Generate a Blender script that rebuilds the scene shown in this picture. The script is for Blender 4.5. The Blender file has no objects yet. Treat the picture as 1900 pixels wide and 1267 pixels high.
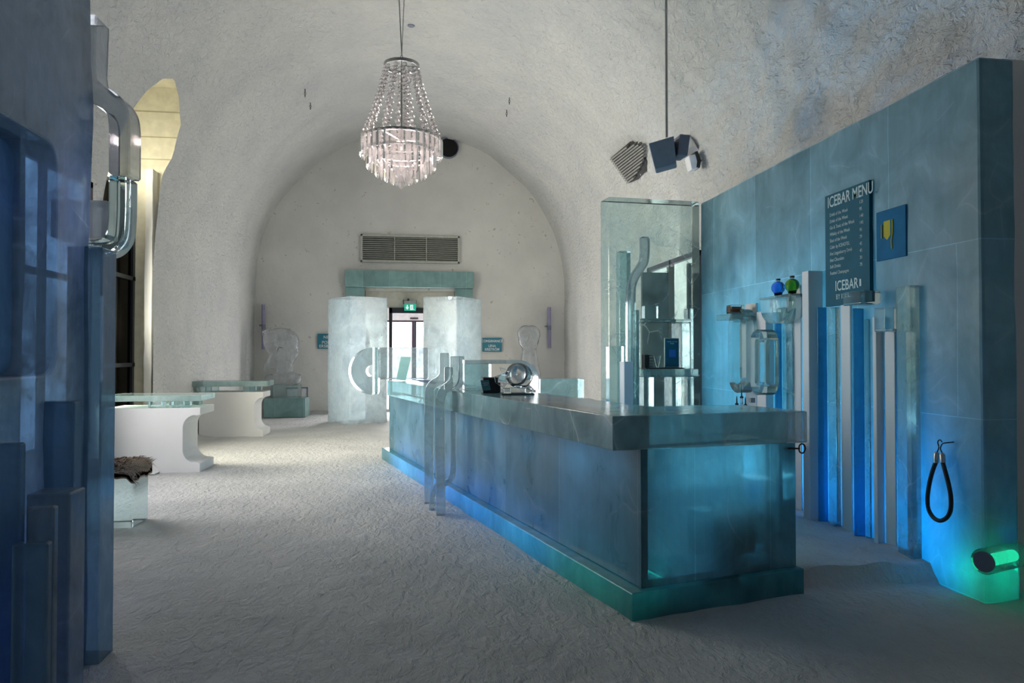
import bpy, bmesh, math, random
from mathutils import Vector, Matrix, noise
random.seed(7)
PI = math.pi
SC = bpy.context.scene
COL = SC.collection

# ------------------------------------------------------------------ camera, world, light, exposure
F, EYE = 1320.0, 1.5
YAW, PITCH = math.atan(180/F), math.atan(22.5/F)
cd = bpy.data.cameras.new('camera'); cam = bpy.data.objects.new('camera', cd); COL.objects.link(cam)
cam.location = (0, 0, EYE)
cam.rotation_euler = (PI/2 + PITCH, 0, -YAW)
cd.sensor_width = 36.0; cd.lens = F/1900*36.0; cd.clip_start = 0.05; cd.clip_end = 200
SC.camera = cam
vs = SC.view_settings
vs.view_transform = 'Standard'; vs.look = 'None'; vs.gamma = 1.0; vs.use_curve_mapping = False
vs.exposure = 1.1
SC.cycles.max_bounces = 8; SC.cycles.diffuse_bounces = 4; SC.cycles.glossy_bounces = 3
SC.cycles.transmission_bounces = 7; SC.cycles.transparent_max_bounces = 14
SC.cycles.use_adaptive_sampling = True; SC.cycles.adaptive_threshold = 0.05
SC.cycles.use_denoising = True
SC.cycles.sample_clamp_indirect = 4.0
SC.cycles.caustics_reflective = False

w = bpy.data.worlds.new('world'); SC.world = w; w.use_nodes = True
w.node_tree.nodes['Background'].inputs[0].default_value = (0.50, 0.62, 0.80, 1)
w.node_tree.nodes['Background'].inputs[1].default_value = 0.09

def area(name, loc, direction, sx, sy, power, col, spread=PI):
    l = bpy.data.lights.new(name, 'AREA'); l.shape = 'RECTANGLE'; l.size = sx; l.size_y = sy
    l.energy = power; l.color = col; l.spread = spread
    o = bpy.data.objects.new(name, l); COL.objects.link(o); o.location = loc
    o.rotation_euler = Vector(direction).to_track_quat('-Z', 'Y').to_euler(); return o
def point(name, loc, power, col, r=0.05):
    l = bpy.data.lights.new(name, 'POINT'); l.energy = power; l.color = col; l.shadow_soft_size = r
    o = bpy.data.objects.new(name, l); COL.objects.link(o); o.location = loc; return o

area('daylight_door', (-0.12, 18.35, 1.5), (0, -1, 0), 2.1, 2.8, 75, (1.0, 0.97, 1.0))
area('daylight_window', (-4.22, 10.5, 2.0), (1, 0.12, -0.1), 1.5, 3.2, 115, (1.0, 0.95, 0.80), 2.4)
point('niche_lamp', (-4.15, 10.9, 4.35), 13.0, (1.0, 0.93, 0.72), 0.10)
area('added_fill_left', (-3.86, 8.0, 2.0), (1, 0.15, 0.0), 2.0, 3.0, 13, (0.90, 0.96, 1.0))  # added fill light at the unseen left window, brightens the hall
area('daylight_window_right', (3.80, 10.2, 1.9), (-1, 0.55, 0.1), 2.0, 3.0, 85, (1.0, 0.95, 0.92))

# ------------------------------------------------------------------ measuring helpers (photo pixel -> point of the hall)
s_, c_ = math.sin(YAW), math.cos(YAW); sp_, cp_ = math.sin(PITCH), math.cos(PITCH)
FW = Vector((s_*cp_, c_*cp_, sp_)); RT = Vector((c_, -s_, 0)); UP = Vector((-s_*sp_, -c_*sp_, cp_))
def ray(x, y): return FW + RT*((x-950)/F) + UP*((633.5-y)/F)
def onY(x, y, Y):
    d = ray(x, y); t = Y/d.y; return Vector((d.x*t, Y, EYE+d.z*t))
def onX(x, y, X):
    d = ray(x, y); t = X/d.x; return Vector((X, d.y*t, EYE+d.z*t))
def onZ(x, y, Z):
    d = ray(x, y); t = (Z-EYE)/d.z; return Vector((d.x*t, d.y*t, Z))

# ------------------------------------------------------------------ vault profile
CX = -0.03
PR = [(3.95,0),(3.95,1.0),(3.95,2.0),(3.96,2.8),(3.93,3.6),(3.80,4.4),(3.60,4.9),(3.25,5.5),(2.85,5.95),(2.35,6.4),(1.75,6.83),(0.9,7.1),(0,7.2)]
def halfw(z):
    for (a,za),(b,zb) in zip(PR, PR[1:]):
        if za <= z <= zb:
            return a+(b-a)*(z-za)/(zb-za)
    return 0
def vz(dx):
    dx = abs(dx)
    for (a,za),(b,zb) in zip(PR[3:], PR[4:]):
        if b <= dx <= a: return za+(zb-za)*(a-dx)/(a-b)
    return 3.0
def onV(px, py):
    d = ray(px, py); t = 0.5
    while t < 40:
        p = Vector((d.x*t, d.y*t, EYE+d.z*t))
        if p.z > 7.2 or abs(p.x-CX) > halfw(max(p.z,0)): return p
        t += 0.01
    return p

# ------------------------------------------------------------------ materials
def mat(name):
    m = bpy.data.materials.new(name); m.use_nodes = True
    nt = m.node_tree; nt.nodes.clear()
    out = nt.nodes.new('ShaderNodeOutputMaterial'); return m, nt, out
def N(nt, t, **k):
    n = nt.nodes.new(t)
    for a, b in k.items():
        if a.startswith('i_'):
            key = a[2:]; key = int(key) if key.isdigit() else key.replace('_', ' ')
            n.inputs[key].default_value = b
        else: setattr(n, a, b)
    return n
def coords(nt, scale=(1,1,1)):
    g = N(nt, 'ShaderNodeNewGeometry'); mp = N(nt, 'ShaderNodeMapping'); mp.inputs['Scale'].default_value = scale
    nt.links.new(g.outputs['Position'], mp.inputs[0]); return mp.outputs[0]
def noi(nt, co, scale, detail=3, rough=0.55, dist=0):
    n = N(nt, 'ShaderNodeTexNoise'); n.inputs['Scale'].default_value = scale; n.inputs['Detail'].default_value = detail
    n.inputs['Roughness'].default_value = rough; n.inputs['Distortion'].default_value = dist
    nt.links.new(co, n.inputs['Vector']); return n.outputs['Fac']
def ramp(nt, f, stops):
    r = N(nt, 'ShaderNodeValToRGB'); e = r.color_ramp.elements
    while len(e) < len(stops): e.new(0.5)
    for el, (p, c) in zip(e, stops): el.position = p; el.color = c if len(c) == 4 else (*c, 1)
    nt.links.new(f, r.inputs[0]); return r.outputs[0]
def mth(nt, op, a, b, clamp=False):
    n = N(nt, 'ShaderNodeMath', operation=op, use_clamp=clamp)
    for i, v in enumerate((a, b)):
        if isinstance(v, (int, float)): n.inputs[i].default_value = v
        else: nt.links.new(v, n.inputs[i])
    return n.outputs[0]
def bump(nt, h, strength, dist=0.02, prev=None):
    b = N(nt, 'ShaderNodeBump'); b.inputs['Strength'].default_value = strength; b.inputs['Distance'].default_value = dist
    nt.links.new(h, b.inputs['Height'])
    if prev: nt.links.new(prev, b.inputs['Normal'])
    return b.outputs[0]
def g3(v): return (v, v, v)

def snow(name, c0, c1, bscale=14, bstr=0.6, bdist=0.03, streak=None, spec=0.15, spots=0.0):
    m, nt, out = mat(name)
    co = coords(nt)
    base = ramp(nt, noi(nt, co, 1.1, 5), [(0.3, c0), (0.7, c1)])
    p = N(nt, 'ShaderNodeBsdfPrincipled'); p.inputs['Roughness'].default_value = 0.8
    p.inputs['Specular IOR Level'].default_value = spec
    h1 = noi(nt, co, bscale, 6, 0.65)
    b = bump(nt, h1, bstr, bdist)
    if streak:
        h2 = noi(nt, coords(nt, streak), 5, 4, 0.6, 0.6); b = bump(nt, h2, bstr, bdist*1.6, b)
    if spots:
        v = noi(nt, co, 9, 2, 0.6); k = ramp(nt, v, [(0.66, g3(0)), (0.70, g3(1))])
        v2 = noi(nt, co, 2.2, 3); k2 = ramp(nt, v2, [(0.5, g3(0)), (0.6, g3(1))])
        k = mth(nt, 'MULTIPLY', mth(nt, 'MULTIPLY', k, k2), spots)
        mx = N(nt, 'ShaderNodeMix', data_type='RGBA'); nt.links.new(k, mx.inputs[0]); nt.links.new(base, mx.inputs[6])
        mx.inputs[7].default_value = (0.22, 0.20, 0.16, 1); base = mx.outputs[2]
    nt.links.new(base, p.inputs['Base Color']); nt.links.new(b, p.inputs['Normal'])
    nt.links.new(p.outputs[0], out.inputs[0]); return m

def ice(name, tint, milk=0.7, milkcol=None, rough=0.15, bstr=0.25, glass=True, scale=2.5, streak=(3.0,3.0,0.45),
        brick=None, cracks=0.0, var=0.35, ior=1.31, thru=0.5, brickvar=0.3):
    """milk = share of cloudy scattering; the rest is clear (refractive when glass)."""
    m, nt, out = mat(name); L = nt.links
    co = coords(nt)
    n1 = noi(nt, co, scale, 5, 0.6, 0.8)
    n2 = noi(nt, coords(nt, streak), 3.0, 5, 0.65)
    fac = mth(nt, 'ADD', mth(nt, 'MULTIPLY', mth(nt, 'SUBTRACT', n1, 0.5), var*3), milk)
    fac = mth(nt, 'ADD', fac, mth(nt, 'MULTIPLY', mth(nt, 'SUBTRACT', n2, 0.5), var*0.9), True)
    mc = milkcol or tint
    colr = ramp(nt, mth(nt, 'ADD', mth(nt, 'MULTIPLY', n1, 0.65), mth(nt, 'MULTIPLY', n2, 0.35)), [(0.36, tuple(v*0.86 for v in mc)), (0.64, tuple(min(1, v*1.12) for v in mc))])
    hgt = mth(nt, 'ADD', mth(nt, 'MULTIPLY', n1, 0.6), mth(nt, 'MULTIPLY', n2, 0.4))
    if brick:
        ax, bw, bh, off = brick
        sx = N(nt, 'ShaderNodeSeparateXYZ'); L.new(co, sx.inputs[0]); cx = N(nt, 'ShaderNodeCombineXYZ')
        L.new(sx.outputs[ax], cx.inputs[0]); L.new(sx.outputs[2], cx.inputs[1])
        bt = N(nt, 'ShaderNodeTexBrick'); L.new(cx.outputs[0], bt.inputs[0]); bt.offset = off
        bt.inputs['Scale'].default_value = 1; bt.inputs['Brick Width'].default_value = bw; bt.inputs['Row Height'].default_value = bh
        bt.inputs['Mortar Size'].default_value = 0.004; bt.inputs['Mortar Smooth'].default_value = 0.5
        v0 = 1-brickvar
        bt.inputs['Color1'].default_value = (v0, v0, v0, 1); bt.inputs['Color2'].default_value = (1, 1, 1, 1)
        bt.inputs['Mortar'].default_value = (1.25, 1.25, 1.25, 1)
        mx = N(nt, 'ShaderNodeMix', data_type='RGBA', blend_type='MULTIPLY'); mx.inputs[0].default_value = 1
        L.new(colr, mx.inputs[6]); L.new(bt.outputs['Color'], mx.inputs[7]); colr = mx.outputs[2]
    nrm = bump(nt, hgt, bstr, 0.02)
    nrm = bump(nt, noi(nt, co, 30, 3), bstr*0.5, 0.006, nrm)
    if cracks:
        wv = N(nt, 'ShaderNodeTexNoise'); wv.inputs['Scale'].default_value = 1.3; wv.inputs['Detail'].default_value = 2; L.new(co, wv.inputs['Vector'])
        ad = N(nt, 'ShaderNodeMix', data_type='RGBA', blend_type='LINEAR_LIGHT'); ad.inputs[0].default_value = 0.35
        L.new(co, ad.inputs[6]); L.new(wv.outputs['Color'], ad.inputs[7])
        vo = N(nt, 'ShaderNodeTexVoronoi', feature='DISTANCE_TO_EDGE'); vo.inputs['Scale'].default_value = 1.7; L.new(ad.outputs[2], vo.inputs['Vector'])
        k = ramp(nt, vo.outputs['Distance'], [(0.0, g3(1)), (0.012, g3(0.25)), (0.10, g3(0))])
        msk = ramp(nt, noi(nt, co, 2.3, 3), [(0.48, g3(0)), (0.62, g3(1))])
        fac = mth(nt, 'ADD', fac, mth(nt, 'MULTIPLY', mth(nt, 'MULTIPLY', k, msk), cracks*2), True)
        lt = N(nt, 'ShaderNodeMix', data_type='RGBA'); L.new(mth(nt, 'MULTIPLY', mth(nt, 'MULTIPLY', k, msk), min(1, cracks*2)), lt.inputs[0]); L.new(colr, lt.inputs[6]); lt.inputs[7].default_value = (0.88, 0.95, 0.97, 1); colr = lt.outputs[2]
    df = N(nt, 'ShaderNodeBsdfDiffuse'); tr = N(nt, 'ShaderNodeBsdfTranslucent'); L.new(colr, df.inputs[0]); L.new(colr, tr.inputs[0])
    L.new(nrm, df.inputs[1]); L.new(nrm, tr.inputs[1])
    mk = N(nt, 'ShaderNodeMixShader', i_0=thru); L.new(df.outputs[0], mk.inputs[1]); L.new(tr.outputs[0], mk.inputs[2])
    if glass:
        cl = N(nt, 'ShaderNodeBsdfRefraction'); cl.inputs['Color'].default_value = (*tint, 1)
        cl.inputs['Roughness'].default_value = rough*0.5; cl.inputs['IOR'].default_value = ior; L.new(nrm, cl.inputs['Normal'])
    else:
        cl = N(nt, 'ShaderNodeBsdfTransparent'); cl.inputs[0].default_value = (*tint, 1)
    body = N(nt, 'ShaderNodeMixShader'); L.new(fac, body.inputs[0]); L.new(cl.outputs[0], body.inputs[1]); L.new(mk.outputs[0], body.inputs[2])
    gl = N(nt, 'ShaderNodeBsdfGlossy'); L.new(nrm, gl.inputs['Normal'])
    L.new(mth(nt, 'ADD', mth(nt, 'MULTIPLY', mth(nt, 'SUBTRACT', n1, 0.5), rough*1.6), rough, True), gl.inputs['Roughness'])
    fr = N(nt, 'ShaderNodeFresnel'); fr.inputs[0].default_value = 1.33; L.new(nrm, fr.inputs[1])
    fin = N(nt, 'ShaderNodeMixShader'); L.new(fr.outputs[0], fin.inputs[0]); L.new(body.outputs[0], fin.inputs[1]); L.new(gl.outputs[0], fin.inputs[2])
    L.new(fin.outputs[0], out.inputs[0]); return m

def flat(name, col, rough=0.5, metal=0.0, emit=0.0, bstr=0.0):
    m, nt, out = mat(name); p = N(nt, 'ShaderNodeBsdfPrincipled')
    p.inputs['Roughness'].default_value = rough; p.inputs['Metallic'].default_value = metal
    co = coords(nt); n = noi(nt, co, 8, 3)
    c = ramp(nt, n, [(0.3, tuple(v*0.9 for v in col)), (0.7, tuple(min(1, v*1.08) for v in col))]); nt.links.new(c, p.inputs[0])
    if emit: p.inputs['Emission Color'].default_value = (*col, 1); p.inputs['Emission Strength'].default_value = emit
    if bstr: nt.links.new(bump(nt, noi(nt, co, 60, 2), bstr, 0.004), p.inputs['Normal'])
    nt.links.new(p.outputs[0], out.inputs[0]); return m

def glassm(name, col, rough=0.02, ior=1.45):
    m, nt, out = mat(name); p = N(nt, 'ShaderNodeBsdfPrincipled')
    p.inputs['Base Color'].default_value = (*col, 1); p.inputs['Roughness'].default_value = rough; p.inputs['IOR'].default_value = ior
    p.inputs['Transmission Weight'].default_value = 1.0
    nt.links.new(bump(nt, noi(nt, coords(nt), 9, 2), 0.05, 0.01), p.inputs['Normal'])
    nt.links.new(p.outputs[0], out.inputs[0]); return m

M = {}
M['vault'] = snow('sprayed snow', (0.62,0.63,0.62), (0.72,0.72,0.69), 16, 0.75, 0.06, streak=(0.9,1.6,3.0))
M['back'] = snow('packed snow with dirt', (0.60,0.59,0.56), (0.68,0.67,0.63), 10, 0.5, 0.03, spots=0.5)
M['floor'] = snow('trodden snow', (0.50,0.51,0.50), (0.64,0.64,0.62), 26, 0.7, 0.03, streak=(2.5,1.2,1))
M['block'] = snow('smooth snow block', (0.72,0.72,0.70), (0.80,0.80,0.77), 90, 0.15, 0.005)
M['column'] = snow('pressed snow column', (0.60,0.61,0.62), (0.70,0.70,0.70), 90, 0.15, 0.005)
M['icewall'] = ice('cloudy blue ice wall', (0.20,0.56,0.72), milkcol=(0.44,0.73,0.84), milk=0.92, rough=0.22, glass=False, brick=(1,1.02,1.1,0.37), var=0.10, thru=0.55, bstr=0.15, cracks=0.12, brickvar=0.22)
M['bar'] = ice('blue bar ice', (0.20,0.50,0.62), milkcol=(0.17,0.45,0.60), milk=0.97, rough=0.34, glass=False, brick=(1,1.0,2.4,0.0), var=0.16, thru=0.55, bstr=0.15, cracks=0.1, brickvar=0.2)
M['barend'] = ice('clearer bar end ice', (0.55,0.78,0.84), milkcol=(0.34,0.64,0.74), milk=0.5, rough=0.14, glass=False, brick=(0,0.55,2.4,0.0), var=0.35, scale=1.2, thru=0.5, bstr=0.12, cracks=0.1, brickvar=0.15)
M['slab'] = ice('clear bar top ice', (0.62,0.88,0.92), milk=0.68, milkcol=(0.46,0.80,0.88), rough=0.15, glass=False, brick=(1,0.62,9,0.0), var=0.22, thru=0.38, bstr=0.10, cracks=0.25, brickvar=0.35)
M['clear'] = ice('clear ice', (0.88,0.97,0.97), milk=0.15, milkcol=(0.65,0.85,0.88), rough=0.05, var=0.15, bstr=0.12, ior=1.2)
M['pipe'] = ice('very clear ice pipe', (0.92,0.98,0.98), milk=0.38, milkcol=(0.56,0.66,0.72), rough=0.08, var=0.25, bstr=0.08, ior=1.25)
M['block_clear'] = ice('clear block ice', (0.80,0.94,0.94), milk=0.28, milkcol=(0.55,0.80,0.84), rough=0.12, var=0.25, bstr=0.12, glass=False, cracks=0.3)
M['pillar'] = ice('milky white ice', (0.78,0.90,0.93), milk=0.70, milkcol=(0.80,0.90,0.94), rough=0.12, var=0.6, bstr=0.5, glass=False, cracks=0.5, scale=1.5, thru=0.62, streak=(1.6,1.6,1.0))
M['teal'] = ice('teal ice', (0.42,0.66,0.64), milk=0.85, milkcol=(0.36,0.58,0.56), rough=0.12, var=0.1, bstr=0.1, glass=False, brick=(0,0.65,9,0), brickvar=0.2, thru=0.25)
M['table'] = ice('table top ice', (0.75,0.90,0.88), milk=0.6, milkcol=(0.62,0.80,0.78), rough=0.08, var=0.15, bstr=0.08, glass=False, thru=0.5)
M['left'] = ice('deep blue ice', (0.30,0.45,0.62), milk=0.74, milkcol=(0.50,0.62,0.74), rough=0.16, var=0.40, bstr=0.25, glass=False, thru=0.5, cracks=0.15)
M['leftclear'] = ice('dark clear blue ice', (0.45,0.62,0.78), milk=0.55, milkcol=(0.36,0.52,0.68), rough=0.10, var=0.2, bstr=0.1, glass=False, thru=0.55)
M['pale'] = ice('pale grey ice', (0.86,0.90,0.93), milk=0.5, milkcol=(0.66,0.70,0.74), rough=0.08, var=0.2, bstr=0.05, glass=False, thru=0.5)
M['endclear'] = ice('bright clear end ice', (0.85,0.94,0.96), milk=0.5, milkcol=(0.85,0.93,0.95), rough=0.08, var=0.4, bstr=0.3, glass=False, thru=0.5, scale=5)
M['bust'] = ice('bust ice', (0.93,0.95,0.96), milk=0.30, milkcol=(0.80,0.82,0.84), rough=0.06, var=0.15, bstr=0.06, ior=1.25)
M['bluecol'] = ice('blue ice column', (0.25,0.65,0.90), milk=0.6, milkcol=(0.12,0.48,0.72), rough=0.1, var=0.15, bstr=0.1, glass=False, thru=0.6)
M['steel'] = flat('brushed steel', (0.45,0.45,0.43), 0.35, 1.0)
M['black'] = flat('black rubber', (0.012,0.012,0.014), 0.5)
M['darkmetal'] = flat('dark grille metal', (0.04,0.04,0.04), 0.5, 0.6)
M['greyplastic'] = flat('grey plastic', (0.18,0.20,0.26), 0.6)
M['greyplastic2'] = flat('speaker cover', (0.24,0.28,0.34), 0.8, bstr=0.4)
M['louvre'] = flat('grey green louvre', (0.42,0.43,0.38), 0.5)
M['cream'] = flat('cream boards', (0.76,0.73,0.60), 0.6)
M['creamwall'] = flat('cream lobby wall', (0.60,0.58,0.50), 0.7)
M['frame'] = flat('black door frame', (0.014,0.016,0.022), 0.4)
M['frame2'] = flat('brown door frame', (0.06,0.04,0.055), 0.4)
M['white'] = flat('white paint', (0.8,0.79,0.8), 0.5)
M['sign'] = flat('teal sign', (0.015,0.17,0.24), 0.5)
M['menu'] = flat('menu board', (0.004,0.09,0.14), 0.8)
M['ink'] = flat('grey lettering', (0.45,0.58,0.60), 0.6)
M['inkwhite'] = flat('white lettering', (0.75,0.80,0.80), 0.6)
M['green'] = flat('exit green', (0.01,0.45,0.30), 0.5, emit=0.25)
M['pict'] = flat('exit white', (0.85,0.9,0.88), 0.5, emit=0.3)
M['card'] = ice('pale turquoise card', (0.4,0.8,0.88), milk=1.0, milkcol=(0.55,0.99,1.0), rough=0.3, var=0.0, bstr=0.0, glass=False, thru=0.8)
M['navy'] = flat('navy sheet', (0.015,0.03,0.12), 0.4)
M['violet'] = flat('violet grey tube', (0.30,0.28,0.42), 0.5)
M['wood'] = flat('brown board', (0.20,0.13,0.09), 0.6)
M['darkwood'] = flat('dark board', (0.05,0.045,0.04), 0.6)
M['blueglass'] = glassm('blue glass', (0.02,0.22,0.85), 0.05)
M['greenglass'] = glassm('green glass', (0.10,0.40,0.02), 0.05)
M['glass'] = glassm('clear glass', (0.95,0.97,0.97))
M['crystal'] = ice('crystal', (0.97,0.96,0.96), milk=0.30, milkcol=(0.90,0.87,0.86), rough=0.05, var=0.05, bstr=0.0, glass=False, thru=0.5)
M['bead'] = ice('bead crystal', (0.97,0.96,0.97), milk=0.22, milkcol=(0.92,0.90,0.90), rough=0.05, var=0.0, bstr=0.0, glass=True, ior=1.3)
M['skin'] = flat('pelt', (0.35,0.25,0.17), 0.9)
M['hair'] = flat('pelt hair', (0.62,0.56,0.48), 0.8)
M['hairdark'] = flat('dark pelt hair', (0.16,0.10,0.07), 0.8)
M['yellow'] = flat('yellow drink', (0.40,0.36,0.03), 0.8)
M['brownglass'] = flat('brown drink', (0.25,0.07,0.02), 0.3)
M['dimpane'] = flat('dim frosted pane', (0.80,0.88,0.84), 0.5, emit=0.22)
M['daypane'] = flat('daylit frosted pane', (1.0,0.97,1.0), 0.5, emit=2.0)
M['ledgreen'] = flat('led lens', (0.02,0.9,0.45), 0.4, emit=0.5)

# ------------------------------------------------------------------ mesh builder
ORG = {}
class MB:
    def __init__(s): s.v = []; s.f = []
    def add(s, vs, fs):
        n = len(s.v); s.v += [Vector(v) for v in vs]; s.f += [tuple(i+n for i in f) for f in fs]; return s
    def box(s, x0, x1, y0, y1, z0, z1):
        return s.add([(x0,y0,z0),(x1,y0,z0),(x1,y1,z0),(x0,y1,z0),(x0,y0,z1),(x1,y0,z1),(x1,y1,z1),(x0,y1,z1)],
                     [(0,3,2,1),(4,5,6,7),(0,1,5,4),(1,2,6,5),(2,3,7,6),(3,0,4,7)])
    def obox(s, c, ax, ay, az):
        c, ax, ay, az = map(Vector, (c, ax, ay, az)); vs = []
        for k in (-.5,.5):
            for a, b in ((-.5,-.5),(.5,-.5),(.5,.5),(-.5,.5)): vs.append(c+ax*a+ay*b+az*k)
        return s.add(vs, [(0,3,2,1),(4,5,6,7),(0,1,5,4),(1,2,6,5),(2,3,7,6),(3,0,4,7)])
    def loft(s, a, b, caps=True):
        n = len(a); fs = [(i, (i+1)%n, n+(i+1)%n, n+i) for i in range(n)]
        if caps: fs += [tuple(range(n))[::-1], tuple(range(n, 2*n))]
        return s.add(list(a)+list(b), fs)
    def prism(s, poly, z0, z1): return s.loft([(x,y,z0) for x,y in poly], [(x,y,z1) for x,y in poly])
    def ext(s, poly, y0, y1): return s.loft([(x,y1,z) for x,z in poly], [(x,y0,z) for x,z in poly])   # XZ outline along Y
    def extx(s, poly, x0, x1): return s.loft([(x0,y,z) for y,z in poly], [(x1,y,z) for y,z in poly])  # YZ outline along X
    def rings(s, rs, closed_ends=True):
        n = len(rs[0]); vs = [v for r in rs for v in r]; fs = []
        for k in range(len(rs)-1):
            for i in range(n): fs.append((k*n+i, k*n+(i+1)%n, (k+1)*n+(i+1)%n, (k+1)*n+i))
        if closed_ends: fs += [tuple(range(n))[::-1], tuple((len(rs)-1)*n+i for i in range(n))]
        return s.add(vs, fs)
    def tube(s, pts, r, n=8, closed=False):
        pts = [Vector(p) for p in pts]; rs = []; up = Vector((0.13, 0.2, 0.97)).normalized()
        for i, p in enumerate(pts):
            a = pts[i-1] if (i or closed) else pts[i]; b = pts[(i+1)%len(pts)] if (closed or i < len(pts)-1) else pts[i]
            t = (b-a).normalized(); x = t.cross(up)
            if x.length < 0.05: x = t.cross(Vector((1,0,0)))
            x.normalize(); y = t.cross(x).normalized()
            rr = r[i] if isinstance(r, (list, tuple)) else r
            rs.append([p+x*math.cos(2*PI*k/n)*rr+y*math.sin(2*PI*k/n)*rr for k in range(n)])
        if closed: rs.append(rs[0])
        return s.rings(rs, not closed)
    def ribbon(s, pts, wdt, dep, nrm=(0,1,0)):
        """rectangular section swept along pts lying in a plane with normal nrm; wdt in plane, dep along nrm"""
        pts = [Vector(p) for p in pts]; nv = Vector(nrm).normalized(); rs = []
        for i, p in enumerate(pts):
            d1 = (pts[i]-pts[i-1]).normalized() if i else (pts[1]-pts[0]).normalized()
            d2 = (pts[i+1]-pts[i]).normalized() if i < len(pts)-1 else d1
            t = (d1+d2).normalized(); o = t.cross(nv).normalized(); k = 1/max(0.5, t.dot(d1))
            rs.append([p+o*(wdt/2*k)-nv*dep/2, p+o*(wdt/2*k)+nv*dep/2, p-o*(wdt/2*k)+nv*dep/2, p-o*(wdt/2*k)-nv*dep/2])
        return s.rings(rs)
    def lathe(s, prof, c=(0,0,0), n=24, ax=None):
        c = Vector(c); rs = []
        R_ = ax.to_track_quat('Z','Y').to_matrix() if ax else Matrix.Identity(3)
        for r, z in prof:
            rs.append([c+R_@Vector((r*math.cos(2*PI*k/n), r*math.sin(2*PI*k/n), z)) for k in range(n)])
        return s.rings(rs)
    def ell(s, c, r, n=16, m=10, rot=None):
        c = Vector(c); rs = []
        for j in range(m+1):
            a = PI*(j+0.02 if j == 0 else j-0.02 if j == m else j)/m; ring = []
            for k in range(n):
                v = Vector((r[0]*math.sin(a)*math.cos(2*PI*k/n), r[1]*math.sin(a)*math.sin(2*PI*k/n), -r[2]*math.cos(a)))
                ring.append(c+(rot@v if rot else v))
            rs.append(ring)
        return s.rings(rs)
    def build(s, name, m, parent=None, smooth=False, bev=0.0, seg=2, sub=0.0, jit=0.0, remesh=0.0, org=None, rep=None):
        if parent is not None: o0 = ORG[parent.name]
        else:
            xs = [v.x for v in s.v]; ys = [v.y for v in s.v]; zs = [v.z for v in s.v]
            o0 = Vector(org) if org else Vector(((min(xs)+max(xs))/2, (min(ys)+max(ys))/2, min(zs)))
        me = bpy.data.meshes.new(name)
        me.from_pydata([tuple(v-o0) for v in s.v], [], s.f)
        bm = bmesh.new(); bm.from_mesh(me)
        if not remesh: bmesh.ops.remove_doubles(bm, verts=bm.verts, dist=1e-5)
        bmesh.ops.recalc_face_normals(bm, faces=bm.faces)
        if bev: 
            es = [e for e in bm.edges if len(e.link_faces) == 2 and e.calc_face_angle(0) > 0.6]
            bmesh.ops.bevel(bm, geom=es, offset=bev, segments=seg, affect='EDGES', profile=0.5, clamp_overlap=True)
        if sub:
            for _ in range(7):
                es = [e for e in bm.edges if e.calc_length() > sub]
                if not es: break
                bmesh.ops.subdivide_edges(bm, edges=es, cuts=1, use_grid_fill=True)
        if jit:
            bm.normal_update()
            for v in bm.verts:
                p = v.co+o0
                v.co += v.normal*(noise.noise(p*2.3)*0.7+noise.noise(p*7)*0.3)*jit
        bm.to_mesh(me); bm.free()
        if m: me.materials.append(m)
        if smooth or jit:
            for p in me.polygons: p.use_smooth = True
        o = bpy.data.objects.new(name, me); COL.objects.link(o)
        if remesh:
            r = o.modifiers.new('remesh', 'REMESH'); r.mode = 'VOXEL'; r.voxel_size = remesh; r.use_smooth_shade = True
            sm = o.modifiers.new('smooth', 'SMOOTH'); sm.factor = 0.5; sm.iterations = int(rep or 4)
        elif smooth or jit:
            try: me.set_sharp_from_angle(angle=math.radians(50 if smooth else 16))
            except Exception: pass
        ORG[o.name] = o0
        if parent is not None: o.parent = parent
        else: o.location = o0
        return o
def tag(o, label, cat=None, group=None, kind=None):
    if label: o['label'] = label
    if cat: o['category'] = cat
    if group: o['group'] = group
    if kind: o['kind'] = kind
    return o
def thing(name, label, cat, loc, group=None):
    o = bpy.data.objects.new(name, None); COL.objects.link(o); o.location = loc; ORG[o.name] = Vector(loc); o.empty_display_size = 0.1
    return tag(o, label, cat, group)
def struct(o, label=None): return tag(o, label, None, None, 'structure')
def text(body, size, parent, origin, right, up, m, name='lettering', align='LEFT', sx=1.0, bold=0.0):
    """flat letters standing in the plane spanned by right/up"""
    cu = bpy.data.curves.new(name, 'FONT'); cu.body = body; cu.size = size; cu.align_x = align; cu.extrude = 0.0008; cu.offset = bold; cu.resolution_u = 3
    tmp = bpy.data.objects.new('tmp', cu); COL.objects.link(tmp)
    dg = bpy.context.evaluated_depsgraph_get(); me = bpy.data.meshes.new_from_object(tmp.evaluated_get(dg))
    bpy.data.objects.remove(tmp)
    r = Vector(right).normalized(); u = Vector(up).normalized(); n = r.cross(u); o0 = Vector(origin)
    for v in me.vertices: v.co = o0+r*(v.co.x*sx)+u*v.co.y+n*v.co.z - ORG[parent.name]
    me.name = name; me.materials.clear(); me.materials.append(m)
    o = bpy.data.objects.new(name, me); COL.objects.link(o); o.parent = parent; ORG[o.name] = ORG[parent.name]; return o
def arc(c, r, a0, a1, n, plane='xz', y=0.0):
    out = []
    for i in range(n+1):
        a = math.radians(a0+(a1-a0)*i/n); out.append((c[0]+r*math.cos(a), c[1]+r*math.sin(a)))
    return out
def lerp(a, b, t): return a+(b-a)*t
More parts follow.
